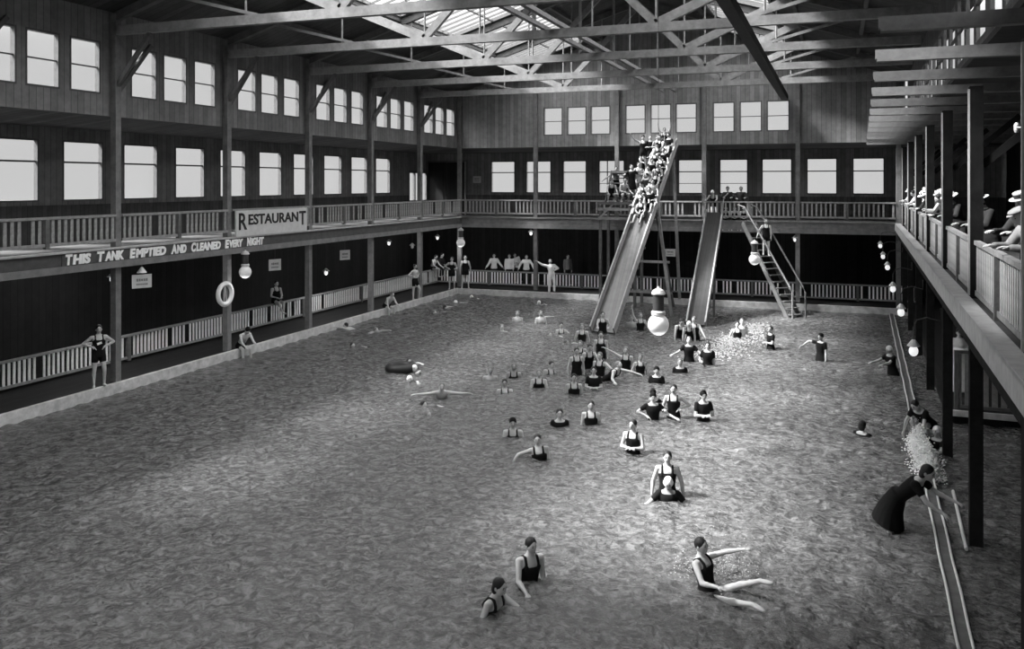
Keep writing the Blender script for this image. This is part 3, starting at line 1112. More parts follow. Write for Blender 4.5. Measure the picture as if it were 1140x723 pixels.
# tank notice along the fascia
ya, yb = 17.55, 26.1
t = thing('tank_notice', 'white lettering along the left gallery edge reading THIS TANK EMPTIED AND CLEANED EVERY NIGHT', 'sign', (XL + .215, (ya + yb) / 2, 3.79), PI / 2)
bm = bmesh.new(); box(bm, (0, .012, .15), (yb - ya + .2, .02, .3)); obj('backboard', bm, M['fascia_dark'], t)
wds = [('THIS', 1.02), ('TANK', 1.18), ('EMPTIED', 1.78), ('AND', .82), ('CLEANED', 1.72), ('EVERY', 1.15), ('NIGHT', 1.15)]
tot = sum(w for _, w in wds)
gap = (yb - ya - tot) / (len(wds) - 1) if yb - ya > tot else .1
sc_ = min(1, (yb - ya - .22 * 6) / tot)
gap = (yb - ya - tot * sc_) / (len(wds) - 1)
x = -(yb - ya) / 2
pcs = []
for wd, w in wds:
    fw = w * sc_ * 1.12 / len(wd)
    pcs.append((wd[0], .37, x, .02, 1, fw * .95))
    pcs.append((wd[1:], .34, x + fw, .02, 1, w * sc_ - fw))
    x += w * sc_ + gap
for i in range(0, len(pcs), 2):
    letters('lettering_word', pcs[i:i + 2], M['white_ink'], t, .02, .019, .12).location = (0, -.01, .02)


def card(p, w, h, rotz, label, chain=0.0, shade=False):
    t = thing('notice_card', label, 'sign', p, rotz, 'small white notices')
    bm = bmesh.new(); box(bm, (0, 0, 0), (w, .02, h)); obj('card', bm, M['sign'], t)
    bm = bmesh.new()
    r_ = random.Random(int(abs(p[0]) * 100))
    for zz, hh, n in ((.1, .2, 5), (-.22, .12, 6)):
        for i in range(n):
            box(bm, (-w * .3 + w * .6 * (i + .5) / n, -.014, zz * h), (w * .6 / n * .72, .008, hh * h * r_.uniform(.8, 1.1)))
    obj('illegible_lettering', bm, M['cloth_grey'], t)
    if chain:
        bm = bmesh.new(); tube(bm, (0, 0, h / 2), (0, 0, h / 2 + chain), .01, seg=5); obj('cord', bm, M['metal'], t)
    return t


p = at_x(158, 314, XL + .1); p.z += .02
card(p, .56, .4, PI / 2 - .5, 'white hanging notice with two dark lines under the tank lettering')
q = p + Vector((0, 0, .22))
t = thing('shaded_lamp', 'small cone-shaded lamp just above the white hanging notice', 'lamp', q)
bm = bmesh.new(); lathe(bm, [(.02, .2), (.04, .18), (.14, .04), (.13, .03), (.02, .15)], seg=16); obj('shade', bm, M['white'], t)
bm = bmesh.new(); tube(bm, (0, 0, .18), (0, 0, 3.62 - q.z), .01, seg=5); obj('cord', bm, M['metal'], t)
p = at_x(306, 295, XL - .4); card(p, .5, .42, PI / 2 - .45, 'blank looking white card above the man sitting on the fence', 3.6 - p.z - .2)
p = at_x(384, 284, XL - .4); card(p, .5, .42, PI / 2 - .45, 'small white card under the left gallery, farther along than the fence sitter', 3.6 - p.z - .2)
p = at_y(746, 281.5, YB + .1); card(p, .55, .38, 0, 'white notice under the far gallery between the two slides', 3.6 - p.z - .18)
p = at_y(531, 200, YA - .095); card(p, .5, .4, 0, 'small pale notice on the far gallery wall left of the first window')

# life ring
p = at_x(250.5, 327.5, XL + .17)
t = thing('life_ring', 'white life ring hung on the post left of the arc lamp', 'life ring', p, PI / 2)
RX90 = Matrix.Rotation(PI / 2, 3, 'X')
bm = bmesh.new(); torus(bm, (0, 0, 0), .34, .075, RX90); obj('ring', bm, M['white'], t, smooth=True)
bm = bmesh.new(); torus(bm, (0, -.02, 0), .425, .012, RX90, 36, 6); obj('grab_line', bm, M['rope'], t)
bm = bmesh.new(); tube(bm, (0, .0, .36), (-.06, 0, -.26), .012, seg=5); tube(bm, (.0, 0, .36), (.08, 0, -.26), .012, seg=5); obj('hanging_rope', bm, M['rope'], t)

# barrier plank in the water along the right side, with ropes
t = thing('barrier_beam', 'dark floating beam along the right side of the pool with pale roped edges', 'barrier', RP(27, -.42, 0), RROT)
bm = bmesh.new(); box(bm, (0, 0, 0), (.17, 32, .16)); obj('beam', bm, M['timber_dark'], t)
for s in (-1, 1):
    bm = bmesh.new(); polytube(bm, [(s * .09 + .006 * math.sin(i * 1.3), -16 + i * .5, .1) for i in range(65)], .02, 6); obj('edge_rope', bm, M['rope'], t)
a, b = at_z(1061, 547, .05), at_z(1076, 612, .05)
bm = bmesh.new(); polytube(bm, [a, (a + b) * .5, b], .03, 6)
tag(obj('mooring_pole', bm, M['rope']), 'short pale pole in the water right of the barrier beam', 'pole')
# wall bracket pipe on the right gallery
p = RP(12.6, .6, 6.75)
t = thing('bracket_pipe', 'thin horizontal gas pipe bracket high on the nearest right gallery post', 'pipe', RP(11.0, .1, 6.65), RROT)
bm = bmesh.new(); polytube(bm, [(0, .1, 0), (-.02, .6, 0), (-.02, .95, .02)], .012, 6); obj('pipe', bm, M['pipe'], t)
bm = bmesh.new(); lathe(bm, [(.02, -.06), (.03, -.03), (.03, .03), (.015, .06)], c=(-.02, .95, .02), seg=10); obj('burner', bm, M['pipe'], t)

# floating black tube with nothing written on it
p = at_z(447, 410, .06)
bm = bmesh.new(); torus(bm, (0, 0, 0), .36, .17)
tag(obj('inner_tube', bm, M['rubber'], loc=p, smooth=True), 'black inner tube floating in the left middle of the pool', 'float')

# ------------------------------------------------------------------ people
_pending = []     # (object, list of extra meshes joined after the surface is grown)


def R3(ax, deg):
    return Matrix.Rotation(math.radians(deg), 3, ax)


def loft(bm, secs, fr, org, seg=16):
    """secs: (z, rx, ry, yoff)"""
    P = []
    for z, rx, ry, yo in secs:
        P.append([org + fr @ Vector((rx * math.cos(2 * PI * i / seg), yo + ry * math.sin(2 * PI * i / seg), z)) for i in range(seg)])
    rings(bm, P)


def add_head(bm, fr, c, k=1.0, eye_mi=1):
    """head with brow, nose, lips, chin, ears; eyes take the second material"""
    U, V = 24, 18
    P = []
    for j in range(1, V):
        a = -PI / 2 + PI * j / V
        ring = []
        for i in range(U):
            b = 2 * PI * i / U
            x, y, z = math.cos(a) * math.cos(b), math.cos(a) * math.sin(b), math.sin(a)
            jaw = 1 - .30 * max(0, -z) ** 1.3
            q = Vector((.075 * x * jaw, .094 * y, .116 * z))
            if y < 0:
                q.y += -.004
                q.y -= .024 * math.exp(-((x / .16) ** 2 + ((z + .12) / .17) ** 2))
                q.y -= .006 * math.exp(-((x / .5) ** 2 + ((z - .3) / .12) ** 2))
                for s in (-1, 1):
                    q.y += .011 * math.exp(-(((x - s * .36) / .17) ** 2 + ((z - .1) / .11) ** 2))
                q.y -= .006 * math.exp(-((x / .28) ** 2 + ((z + .48) / .07) ** 2))
                q.y += .004 * math.exp(-((x / .3) ** 2 + ((z + .62) / .07) ** 2))
                q.y -= .012 * math.exp(-((x / .3) ** 2 + ((z + .86) / .15) ** 2))
            ring.append(c + fr @ (q * k))
        P.append(ring)
    rings(bm, P)
    for s in (-1, 1):
        ellipsoid(bm, c + fr @ (Vector((s * .076, .012, -.008)) * k), (.012 * k, .02 * k, .034 * k), fr, 8, 6)
    nf = len(bm.faces)
    for s in (-1, 1):
        ellipsoid(bm, c + fr @ (Vector((s * .029, -.083, .012)) * k), (.014 * k, .010 * k, .009 * k), fr, 8, 6)
        ellipsoid(bm, c + fr @ (Vector((s * .03, -.09, .036)) * k), (.02 * k, .008 * k, .005 * k), fr, 8, 5)
    ellipsoid(bm, c + fr @ (Vector((0, -.098, -.057)) * k), (.022 * k, .006 * k, .004 * k), fr, 8, 5)
    bm.faces.ensure_lookup_table()
    for f in bm.faces[nf:]:
        f.material_index = eye_mi


def add_fingers(bm, w, d, nrm, thumb_side, k=1.0, curl=22):
    """four fingers of unequal length and a thumb from the side of the palm; w wrist, d hand direction, nrm palm normal"""
    side = d.cross(nrm).normalized()
    base = w + d * .095 * k
    for i, (o_, ln) in enumerate(((-.03, .066), (-.010, .078), (.011, .073), (.03, .056))):
        b = base + side * o_ * thumb_side * k - d * (.004 if i == 3 else 0)
        c1 = math.radians(curl); c2 = math.radians(curl * 2)
        d1 = d * math.cos(c1) + nrm * math.sin(c1)
        d2 = d * math.cos(c2) + nrm * math.sin(c2)
        p1 = b + d1 * ln * .55 * k
        p2 = p1 + d2 * ln * .45 * k
        polytube(bm, [b - d * .03 * k, b, p1, p2], [.0095 * k, .0092 * k, .0082 * k, .006 * k], 6)
    tb = w + d * .035 * k - side * .034 * thumb_side * k
    td = (d * .75 - side * .6 * thumb_side + nrm * .25).normalized()
    t2 = (d * .95 - side * .2 * thumb_side + nrm * .3).normalized()
    polytube(bm, [tb - td * .02 * k, tb + td * .012 * k, tb + td * .045 * k, tb + td * .045 * k + t2 * .03 * k], [.012 * k, .0115 * k, .0105 * k, .007 * k], 6)


def N3(v):
    return Vector(v).normalized()


TORSO = [(-.115, .11, .085, 0), (-.06, .165, .112, .005), (.02, .166, .115, .005), (.10, .148, .103, 0), (.17, .136, .096, -.004), (.27, .150, .108, -.006), (.36, .168, .118, -.006), (.43, .172, .112, 0), (.485, .150, .088, .006), (.53, .085, .066, .012), (.56, .058, .058, .012)]

# arm poses: (upper direction, forearm direction), x outward
A_DOWN = ((.14, .02, -1), (.04, -.12, -1))
A_HIP = ((.78, .25, -.62), (-.78, -.42, -.30))
A_FOLD = ((.22, -.25, -.9), (-.85, -.5, .08))
A_FWD = ((.2, -.8, -.5), (0, -1, -.15))
A_FLOAT = ((.65, -.3, -.6), (.55, -.7, -.12))
A_OUT = ((1, -.15, -.08), (1, -.25, .05))
A_UP = ((.45, -.1, .9), (.15, -.1, 1))
A_BENT = ((.35, .05, -.9), (-.25, -.9, .05))
A_KNEE = ((.16, -.5, -.85), (-.05, -.85, -.4))
A_LAP = ((.2, -.15, -.95), (-.5, -.8, -.15))
A_RAIL = ((.3, -.45, -.8), (-.3, -.9, .08))
A_SWIM = ((.2, -.9, .35), (.05, -1, .1))
A_BACK = ((.4, .6, -.6), (.1, .2, -1))
L_STAND = ((.07, 0, -1), (.02, .03, -1))
L_RELAX = ((.12, -.22, -1), (.0, .25, -1))
L_SIT = ((.16, -1, -.04), (.02, .08, -1))
L_SITX = ((-.05, -1, .0), (-.35, -.1, -1))
L_SLIDE = ((.16, -.95, .12), (.02, -.75, -.72))
L_HANG = ((.14, -.95, -.2), (.0, -.02, -1))
L_SWIM = ((.08, .95, -.12), (.04, .95, -.2))
L_STEP = ((.08, -.5, -.85), (.02, .15, -1))
L_KNEEL = ((.1, -.75, -.65), (.02, .85, -.5))
L_CROUCH = ((.2, -.95, .15), (.0, .5, -.85))


def person(label, base, rot, aL=A_DOWN, aR=A_DOWN, lL=L_STAND, lR=L_STAND, pz=.93, lean=0, side=0, twist=0, hp=0, hy=0, wear='tank', hair='short', s=1.0, group=None, skin='skin', suit='suit', extra=None, cat='person'):
    base = Vector(base)
    dep = depth(base)
    vox = .0125 if dep < 20 else (.016 if dep < 32 else .02)
    org = Vector((0, 0, pz))
    fr = R3('Z', twist) @ R3('Y', side) @ R3('X', lean)
    fem = wear in ('dress', 'gown')
    bm = bmesh.new()
    loft(bm, TORSO, fr, org)
    # neck
    nb = org + fr @ Vector((0, .008, .53))
    hfr = R3('Z', twist) @ R3('Y', side * .6) @ R3('X', lean * .55) @ R3('Z', hy) @ R3('X', hp)
    hc = nb + fr @ Vector((0, -.004, .052)) + hfr @ Vector((0, -.018, .1))
    tube(bm, nb, hc - hfr @ Vector((0, -.01, .06)), .056, .05, 12, True)
    tube(bm, hc + hfr @ Vector((0, .01, -.03)), hc + hfr @ Vector((0, .01, .03)), .05, .05, 10, True)
    J = {}
    fing = bmesh.new()
    for sg, arm, leg, nm in ((1, aL, lL, 'L'), (-1, aR, lR, 'R')):
        sh = org + fr @ Vector((sg * (.165 if fem else .18), .004, .465))
        u, f = N3((arm[0][0] * sg, arm[0][1], arm[0][2])), N3((arm[1][0] * sg, arm[1][1], arm[1][2]))
        if len(arm) > 2:
            u, f = fr @ u, fr @ f
        el = sh + u * .285
        wr = el + f * .25
        tube(bm, sh - fr @ Vector((sg * .05, 0, .0)), sh, .06, .058, 10, True)
        tube(bm, sh, el, .054, .041, 10, True)
        tube(bm, el, wr, .042, .028, 10, True)
        mid = el.lerp(wr, .3)
        ellipsoid(bm, mid, (.043, .043, .06), frame_z(f), 10, 7)
        # palm
        ref = Vector((-sg * 1.0, 0, 0)) if abs(f.z) > .6 else Vector((0, 0, -1))
        nrm = (ref - f * ref.dot(f)).normalized()
        sd_ = f.cross(nrm).normalized()
        Rp = Matrix((sd_, nrm, f)).transposed()
        ellipsoid(bm, wr + f * .05, (.042, .021, .062), Rp, 12, 8)
        ts = sg if abs(f.z) > .6 else -sg
        add_fingers(fing, wr, f, nrm, ts)
        hip = org + fr @ Vector((sg * .088, .0, -.05))
        tdir, sdir = N3((leg[0][0] * sg, leg[0][1], leg[0][2])), N3((leg[1][0] * sg, leg[1][1], leg[1][2]))
        kn = hip + tdir * .42
        an = kn + sdir * .40
        tube(bm, hip, kn, .088, .056, 12, True)
        tube(bm, kn, an, .054, .036, 12, True)
        ellipsoid(bm, kn.lerp(an, .28) + Vector((0, .012, 0)), (.054, .057, .11), frame_z(sdir), 10, 8)
        fwd = Vector((sg * .18, -1, 0)).normalized() if abs(sdir.z) > .5 else (sdir * .8 + Vector((0, 0, -.3))).normalized()
        if leg is L_KNEEL:
            fwd = Vector((0, .2, -1)).normalized()
        heel = an + sdir * .035
        Rf = frame_z(fwd)
        ellipsoid(bm, heel + fwd * .07, (.045, .034, .135), Rf, 12, 9)
        tube(bm, an, heel, .037, .04, 10, True)
        J[nm] = (sh, el, wr, hip, kn, an)
    add_head(fing, hfr, hc)
    body = obj('person', bm, [M[skin], M['eye']], None, base, rot, True)
    body.scale = (s, s, s)
    tag(body, label, cat, group)
    _pending.append((body, fing, vox))

    def cloth(nm, build, m):
        b = bmesh.new()
        build(b)
        o = obj(nm, b, M[m], body, smooth=True)
        _pending.append((o, None, vox + .002))
        return o

    def infl(z0, z1, g):
        secs = [(z, rx + g, ry + g, yo) for z, rx, ry, yo in TORSO if z0 <= z <= z1]
        return secs

    def legs(b, frac, g0, g1=None):
        g1 = g0 if g1 is None else g1
        for nm in 'LR':
            hip, kn = J[nm][3], J[nm][4]
            r1 = .088 + (.056 - .088) * frac
            tube(b, hip, hip.lerp(kn, frac), .088 + g0, r1 + g1, 12, True)

    def fullleg(b, g):
        for nm in 'LR':
            hip, kn, an = J[nm][3:6]
            tube(b, hip, kn, .088 + g, .062 + g, 12, True)
            tube(b, kn, an, .062 + g, .05 + g, 12, True)

    def arms(b, frac, g, full=False):
        for nm in 'LR':
            sh, el, wr = J[nm][:3]
            tube(b, sh, sh.lerp(el, 1 if full else frac), .06 + g, .05 + g, 10, True)
            if full:
                tube(b, el, el.lerp(wr, .92), .049 + g, .034 + g, 10, True)

    def straps(b):
        for sg in (-1, 1):
            pts = [Vector((sg * .10, -.098, .36)), Vector((sg * .098, -.088, .45)), Vector((sg * .095, -.03, .522)), Vector((sg * .095, .06, .50)), Vector((sg * .10, .098, .42)), Vector((sg * .10, .11, .36))]
            pts = [org + fr @ p for p in pts]
            for a, c in zip(pts[:-1], pts[1:]):
                tube(b, a, c, .026, .026, 8, True)

    if wear == 'tank':
        def bd(b):
            loft(b, infl(-.12, .37, .013) + [(.405, .155, .118, -.004)], fr, org)
            legs(b, .33, .012); straps(b)
        cloth('swimsuit', bd, suit)
    elif wear == 'dress':
        def bd(b):
            loft(b, infl(-.12, .49, .016), fr, org)
            arms(b, .5, .012); legs(b, .55, .014)
            if lean < 40 and abs(lL[0][2]) > .6:
                loft(b, [(-.36, .25, .2, 0), (-.2, .225, .175, 0), (-.02, .2, .145, 0), (.14, .155, .115, 0)], fr, org)
            elif pz > .6:
                loft(b, [(-.42, .30, .26, -.05), (-.2, .25, .2, 0), (-.02, .21, .16, 0), (.14, .16, .12, 0)], R3('Z', twist) @ R3('X', lean * .5), org)
        cloth('bathing_dress', bd, suit)
    elif wear == 'trunks':
        def bd(b):
            loft(b, infl(-.12, .10, .014) + [(.13, .152, .11, 0)], fr, org)
            legs(b, .42, .014)
        cloth('trunks', bd, suit)
    elif wear in ('shirt', 'coat', 'gown'):
        up_m = {'shirt': 'cloth_white', 'coat': 'cloth_dark', 'gown': 'cloth_white'}[wear]

        def bd(b):
            loft(b, infl(-.06 if wear == 'shirt' else -.12, .535, .022), fr, org)
            arms(b, 1, .016, True)
            if wear == 'gown':
                loft(b, [(-.9, .3, .28, 0), (-.5, .25, .22, 0), (-.2, .21, .17, 0), (.0, .18, .13, 0)], fr, org)
        cloth('shirt' if wear == 'shirt' else ('coat' if wear == 'coat' else 'white_dress'), bd, up_m if suit == 'suit' else suit)
        if wear != 'gown':
            def bl(b):
                loft(b, infl(-.12, .10, .017), fr, org)
                fullleg(b, .014)
            cloth('trousers', bl, 'cloth_dark' if extra != 'light_trousers' else 'cloth_white')
    # hair and hats
    def H_(p):
        return hc + hfr @ Vector(p)
    b = bmesh.new()
    if hair in ('short', 'light', 'bob'):
        ellipsoid(b, H_((0, .017, .034)), (.086, .098, .100), hfr @ R3('X', 22), 18, 12)
        if hair == 'bob':
            ellipsoid(b, H_((0, .05, -.03)), (.085, .065, .10), hfr, 16, 10)
        obj('hair', b, M['hair_light' if hair == 'light' else 'hair'], body, smooth=True)
    elif hair in ('cap', 'white_cap', 'scarf'):
        ellipsoid(b, H_((0, .014, .036)), (.087, .104, .104), hfr @ R3('X', 12), 18, 12)
        if hair != 'cap':
            torus(b, H_((0, .0, .03)), .083, .014, hfr @ R3('X', 14), 20, 8)
        if hair == 'scarf':
            ellipsoid(b, H_((0, .08, -.05)), (.07, .05, .07), hfr, 12, 8)
            ellipsoid(b, H_((0, -.03, .13)), (.05, .04, .025), hfr, 10, 7)
        obj('bathing_cap' if hair != 'scarf' else 'head_scarf', b, M['white' if hair == 'white_cap' else 'suit'], body, smooth=True)
    elif hair in ('boater', 'wide', 'flat'):
        ellipsoid(b, H_((0, .03, .0)), (.079, .08, .095), hfr, 16, 10)
        obj('hair', b, M['hair'], body, smooth=True)
        b = bmesh.new()
        if hair == 'boater':
            lathe(b, [(.155, .0), (.158, .006), (.158, .014), (.092, .018), (.09, .095), (.084, .10)], H_((0, .005, .055)), 24, hfr)
            ht = obj('straw_hat', b, M['straw'], body)
            b = bmesh.new(); lathe(b, [(.0935, .02), (.0945, .022), (.0935, .075), (.092, .077)], H_((0, .005, .055)), 24, hfr); obj('hat_band', b, M['cloth_dark'], ht)
        elif hair == 'wide':
            lathe(b, [(.16, -.02), (.2, -.005), (.19, .012), (.11, .03), (.10, .09), (.06, .115)], H_((0, .01, .05)), 24, hfr)
            ht = obj('wide_hat', b, M['cloth_white'], body, smooth=True)
            b = bmesh.new()
            for i in range(7):
                a = i * .9
                ellipsoid(b, H_((.1 * math.cos(a), .01 + .1 * math.sin(a), .1)), (.035, .035, .03), None, 8, 6)
            obj('hat_trimming', b, M['straw' if extra != 'dark_hat' else 'cloth_dark'], ht, smooth=True)
        else:
            ellipsoid(b, H_((0, .0, .085)), (.11, .125, .04), hfr, 18, 10)
            ellipsoid(b, H_((0, -.11, .06)), (.06, .05, .012), hfr, 12, 7)
            obj('flat_cap', b, M['cloth_grey'], body, smooth=True)
    else:
        b.free()
    if extra == 'moustache':
        b = bmesh.new(); ellipsoid(b, H_((0, -.102, -.042)), (.034, .014, .011), hfr, 10, 6); obj('moustache', b, M['hair'], body, smooth=True)
    if extra == 'emblem':
        b = bmesh.new()
        beam(b, org + fr @ Vector((-.06, -.137, .29)), org + fr @ Vector((.06, -.137, .33)), .06, .012, Vector((0, 1, 0)))
        obj('chest_emblem', b, M['white'], body)
    return body


def cam_rot(p, delta=0):
    return math.atan2(-p[0], p[1]) + math.radians(delta)


def grow_people():
    """grow each figure's and garment's volumes into one smooth skin"""
    for o, _, vox in _pending:
        r = o.modifiers.new('r', 'REMESH'); r.mode = 'VOXEL'; r.voxel_size = vox; r.use_smooth_shade = True
        sm = o.modifiers.new('s', 'SMOOTH'); sm.factor = .5; sm.iterations = 4
    dg = bpy.context.evaluated_depsgraph_get()
    res = []
    for o, ex, _ in _pending:
        res.append(bpy.data.meshes.new_from_object(o.evaluated_get(dg)))
    for (o, ex, _), me in zip(_pending, res):
        old = o.data
        o.modifiers.clear()
        if ex is not None:
            bmesh.ops.recalc_face_normals(ex, faces=ex.faces)
            tmp = bpy.data.meshes.new('t'); ex.to_mesh(tmp); ex.free()
            b = bmesh.new(); b.from_mesh(me); b.from_mesh(tmp); b.to_mesh(me); b.free()
            bpy.data.meshes.remove(tmp)
        if not me.materials:
            for m in old.materials:
                me.materials.append(m)
        me.polygons.foreach_set('use_smooth', [True] * len(me.polygons))
        o.data = me
        nm = old.name
        bpy.data.meshes.remove(old)
        me.name = nm
    _pending.clear()


# --- helpers for places
def wade(label, px, ytop, yw, delta=0, s=1.0, tall=1.74, **k):
    """someone standing in the water: ytop head top, yw waterline in the photograph"""
    p = at_z(px, yw, 0)
    show = (yw - ytop) * depth(p) / F
    lean = k.get('lean', 0)
    hz = (.93 + .81 * math.cos(math.radians(lean))) * s
    p.z = show - hz
    return person(label, p, cam_rot(p, delta), s=s, **k)


def swim(label, px, py, heading, show=.22, **k):
    """swimmer lying forward in the water; heading in degrees relative to facing the camera"""
    p = at_z(px, py, 0)
    kk = dict(lean=72, hp=-48, aL=A_SWIM, aR=A_FLOAT, lL=L_SWIM, lR=L_SWIM, pz=0)
    kk.update(k)
    p.z = show - .50
    return person(label, p, cam_rot(p, heading), **kk)


G_EDGE, G_POOL, G_SLIDE, G_SPEC, G_FAR = 'bathers along the pool edge', 'bathers in the water', 'bathers crowding the tall slide', 'spectators on the right gallery', 'onlookers behind the far fence'

# left pool edge
def edge(px, x=XL + .05, z=.29):
    p = at_x(px, 300, x); p.z = z
    return p


p = edge(110); person('man in dark tank suit with white chest emblem, hands on hips on the left kerb', p, cam_rot(p, 8), A_HIP, A_HIP, lL=L_RELAX, hair='short', group=G_EDGE, extra='emblem')
p = edge(268); person('bare-chested bather sitting hunched on the kerb below the life ring, feet in the water', p, PI / 2 - .35, A_KNEE, A_KNEE, L_HANG, L_HANG, pz=.11, lean=38, hp=15, wear='trunks', hair='cap', group=G_EDGE)
p = at_x(307, 340, -21.3); p.z = 1.14; person('man in dark tank suit sitting on the left deck fence with crossed legs', p, PI / 2 - .5, A_LAP, A_LAP, L_SIT, L_SITX, pz=.10, lean=4, wear='tank', group=G_EDGE)
p = edge(430); person('bare-chested bather crouching on the kerb with dangling legs near the far end', p, PI / 2 - .4, A_KNEE, ((.2, -.3, -1), (0, -.5, -.9)), L_HANG, L_HANG, pz=.11, lean=42, hp=-5, wear='trunks', hair='light', group=G_EDGE)
p = edge(462); person('shirtless man in dark trunks standing on the kerb, hands on hips, looking across the pool', p, cam_rot(p, 50), A_HIP, A_HIP, L_STEP, L_STAND, hy=-10, wear='trunks', hair='short', group=G_EDGE)
p = at_x(481, 300, -21.3); p.z = 1.14; person('shirtless man perched on the far left fence leaning forward', p, PI / 2 - .3, A_KNEE, A_KNEE, L_SIT, L_SIT, pz=.10, lean=26, wear='trunks', hair='short', group=G_EDGE)
p = at_x(489, 300, -21.25); p.z = 1.14; person('dark-clad person perched on the far left fence behind a shirtless man', p, PI / 2 - .2, A_LAP, A_LAP, L_SIT, L_SIT, pz=.10, lean=18, wear='coat', hair='short', group=G_EDGE)
p = edge(503); person('man in short dark tank suit on the far left kerb, one hand on his hip', p, cam_rot(p, -5), A_BENT, A_HIP, L_RELAX, L_STAND, group=G_EDGE)
p = at_y(518, 300, 43.55); p.z = .28; person('tall bather in long dark suit standing on the far left corner kerb, arms hanging', p, cam_rot(p, 5), ((.3, 0, -1), (.05, -.1, -1)), ((.3, 0, -1), (.05, -.1, -1)), ((.16, 0, -1), (.05, 0, -1)), ((.16, 0, -1), (.05, 0, -1)), s=1.03, group=G_EDGE, suit='suit')

# far deck onlookers, behind the far fence
def fardeck(px, y=45.7):
    return Vector((y * kx(px) / ky(px), y, .3))


p = fardeck(550); person('onlooker in white shirt leaning on the far fence, leftmost of the row', p, cam_rot(p, 0), ((.5, -.2, -.8), (.6, -.3, -.7)), ((.4, -.3, -.85), (.5, -.5, -.6)), wear='shirt', group=G_FAR)
p = fardeck(567); person('onlooker with a broad white shirt front standing upright at the far fence', p, cam_rot(p, 0), wear='shirt', group=G_FAR)
p = fardeck(577, 47.0); person('onlooker in white bending sideways behind the far fence', p, cam_rot(p, 20), A_FOLD, A_FOLD, side=-20, wear='shirt', group=G_FAR)
p = fardeck(586); person('onlooker in white shirt propped on both arms at the far fence beside the post', p, cam_rot(p, 0), ((.55, -.25, -.8), (.3, -.35, -.9)), ((.6, -.25, -.8), (.35, -.35, -.9)), lean=6, wear='shirt', group=G_FAR)
p = at_z(614, 325.5, .29); person('man in white shirt leaning one raised arm on the far post', p, cam_rot(p, 5), A_HIP, ((1, 0, .25), (.9, .1, .65)), L_RELAX, L_STAND, side=-6, wear='shirt', hair='light', group=G_FAR, extra='light_trousers')
p = fardeck(632, 46.6); person('thin figure in a pale coat standing in the dark beyond the far fence', p, cam_rot(p, 30), wear='shirt', suit='cloth_grey', group=G_FAR)

# swimmers along the left kerb
swim('swimmer with white face and one arm out near the left kerb', 384, 383, 30, wear='tank', group=G_POOL, aR=((.9, -.4, .1), (.9, -.5, .1)))
swim('swimmer clinging to the left kerb, facing the wall', 400, 366, -90, wear='trunks', group=G_POOL, show=.35)
swim('pale swimmer just off the left kerb with arm dangling', 405, 370, 60, wear='trunks', hair='light', group=G_POOL, show=.32)
swim('swimmer pulling along the left kerb below the shirtless standing man', 470, 348, 80, wear='trunks', hair='light', group=G_POOL)
swim('swimmer stretched along the kerb below the corner pair, heading right', 483, 343, 100, wear='trunks', hair='short', group=G_POOL)
swim('swimmer stretched along the kerb close to the far left corner', 496, 337, 70, wear='trunks', hair='white_cap', group=G_POOL)
swim('swimmer with white cap at the foot of the corner pair', 523, 330, 10, wear='tank', hair='white_cap', group=G_POOL)
# left middle
swim('bather hanging on to the black inner tube', 449, 406, 20, wear='tank', group=G_POOL, show=.4)
swim('pale swimmer with white cap right of the inner tube', 468, 410, -20, wear='trunks', hair='white_cap', group=G_POOL, show=.3)
swim('swimmer with white cap just below the inner tube', 456, 420, 0, wear='trunks', hair='white_cap', group=G_POOL, show=.25)
swim('swimmer facing the camera with both arms spread wide on the water', 492, 441, 0, wear='trunks', hair='light', group=G_POOL, show=.34, aL=A_OUT, aR=A_OUT, lean=45, hp=-25)
swim('pale head low in the water left of the spread-armed swimmer', 457, 447, 40, wear='trunks', hair='short', group=G_POOL, show=.2)
swim('swimmer on his back low in the water, lowest of the left middle swimmers', 461, 457, 40, wear='trunks', hair='light', group=G_POOL, show=.18)
# far middle
swim('pale swimmer with white cap in front of the far post', 598, 338, 10, wear='trunks', hair='white_cap', group=G_POOL, show=.3)
wade('bather left of the far floating group, head and shoulders out', 576, 346, 358, 0, wear='trunks', hair='light', group=G_POOL)
swim('bather floating on his back between two others at the far middle', 589, 355, 85, wear='trunks', hair='short', group=G_POOL, show=.3)
wade('bather right of the far floating group, arms up to the chest', 602, 346, 360, 10, aL=A_FOLD, aR=A_FOLD, wear='trunks', hair='light', group=G_POOL)
swim('swimmer just in front of the far floating group', 604, 371, 30, wear='trunks', hair='light', group=G_POOL, show=.22)
wade('bather farther left, pale head in the far middle of the pool', 559, 361, 369, 0, wear='trunks', hair='light', group=G_POOL)
wade('bather with short hair between the far floating group and the slide', 625, 359, 371, 0, aL=A_FLOAT, wear='tank', group=G_POOL)
swim('swimmer ducking low in front of a short-haired bather left of the slide', 618, 381, 50, wear='trunks', hair='light', group=G_POOL, show=.25)

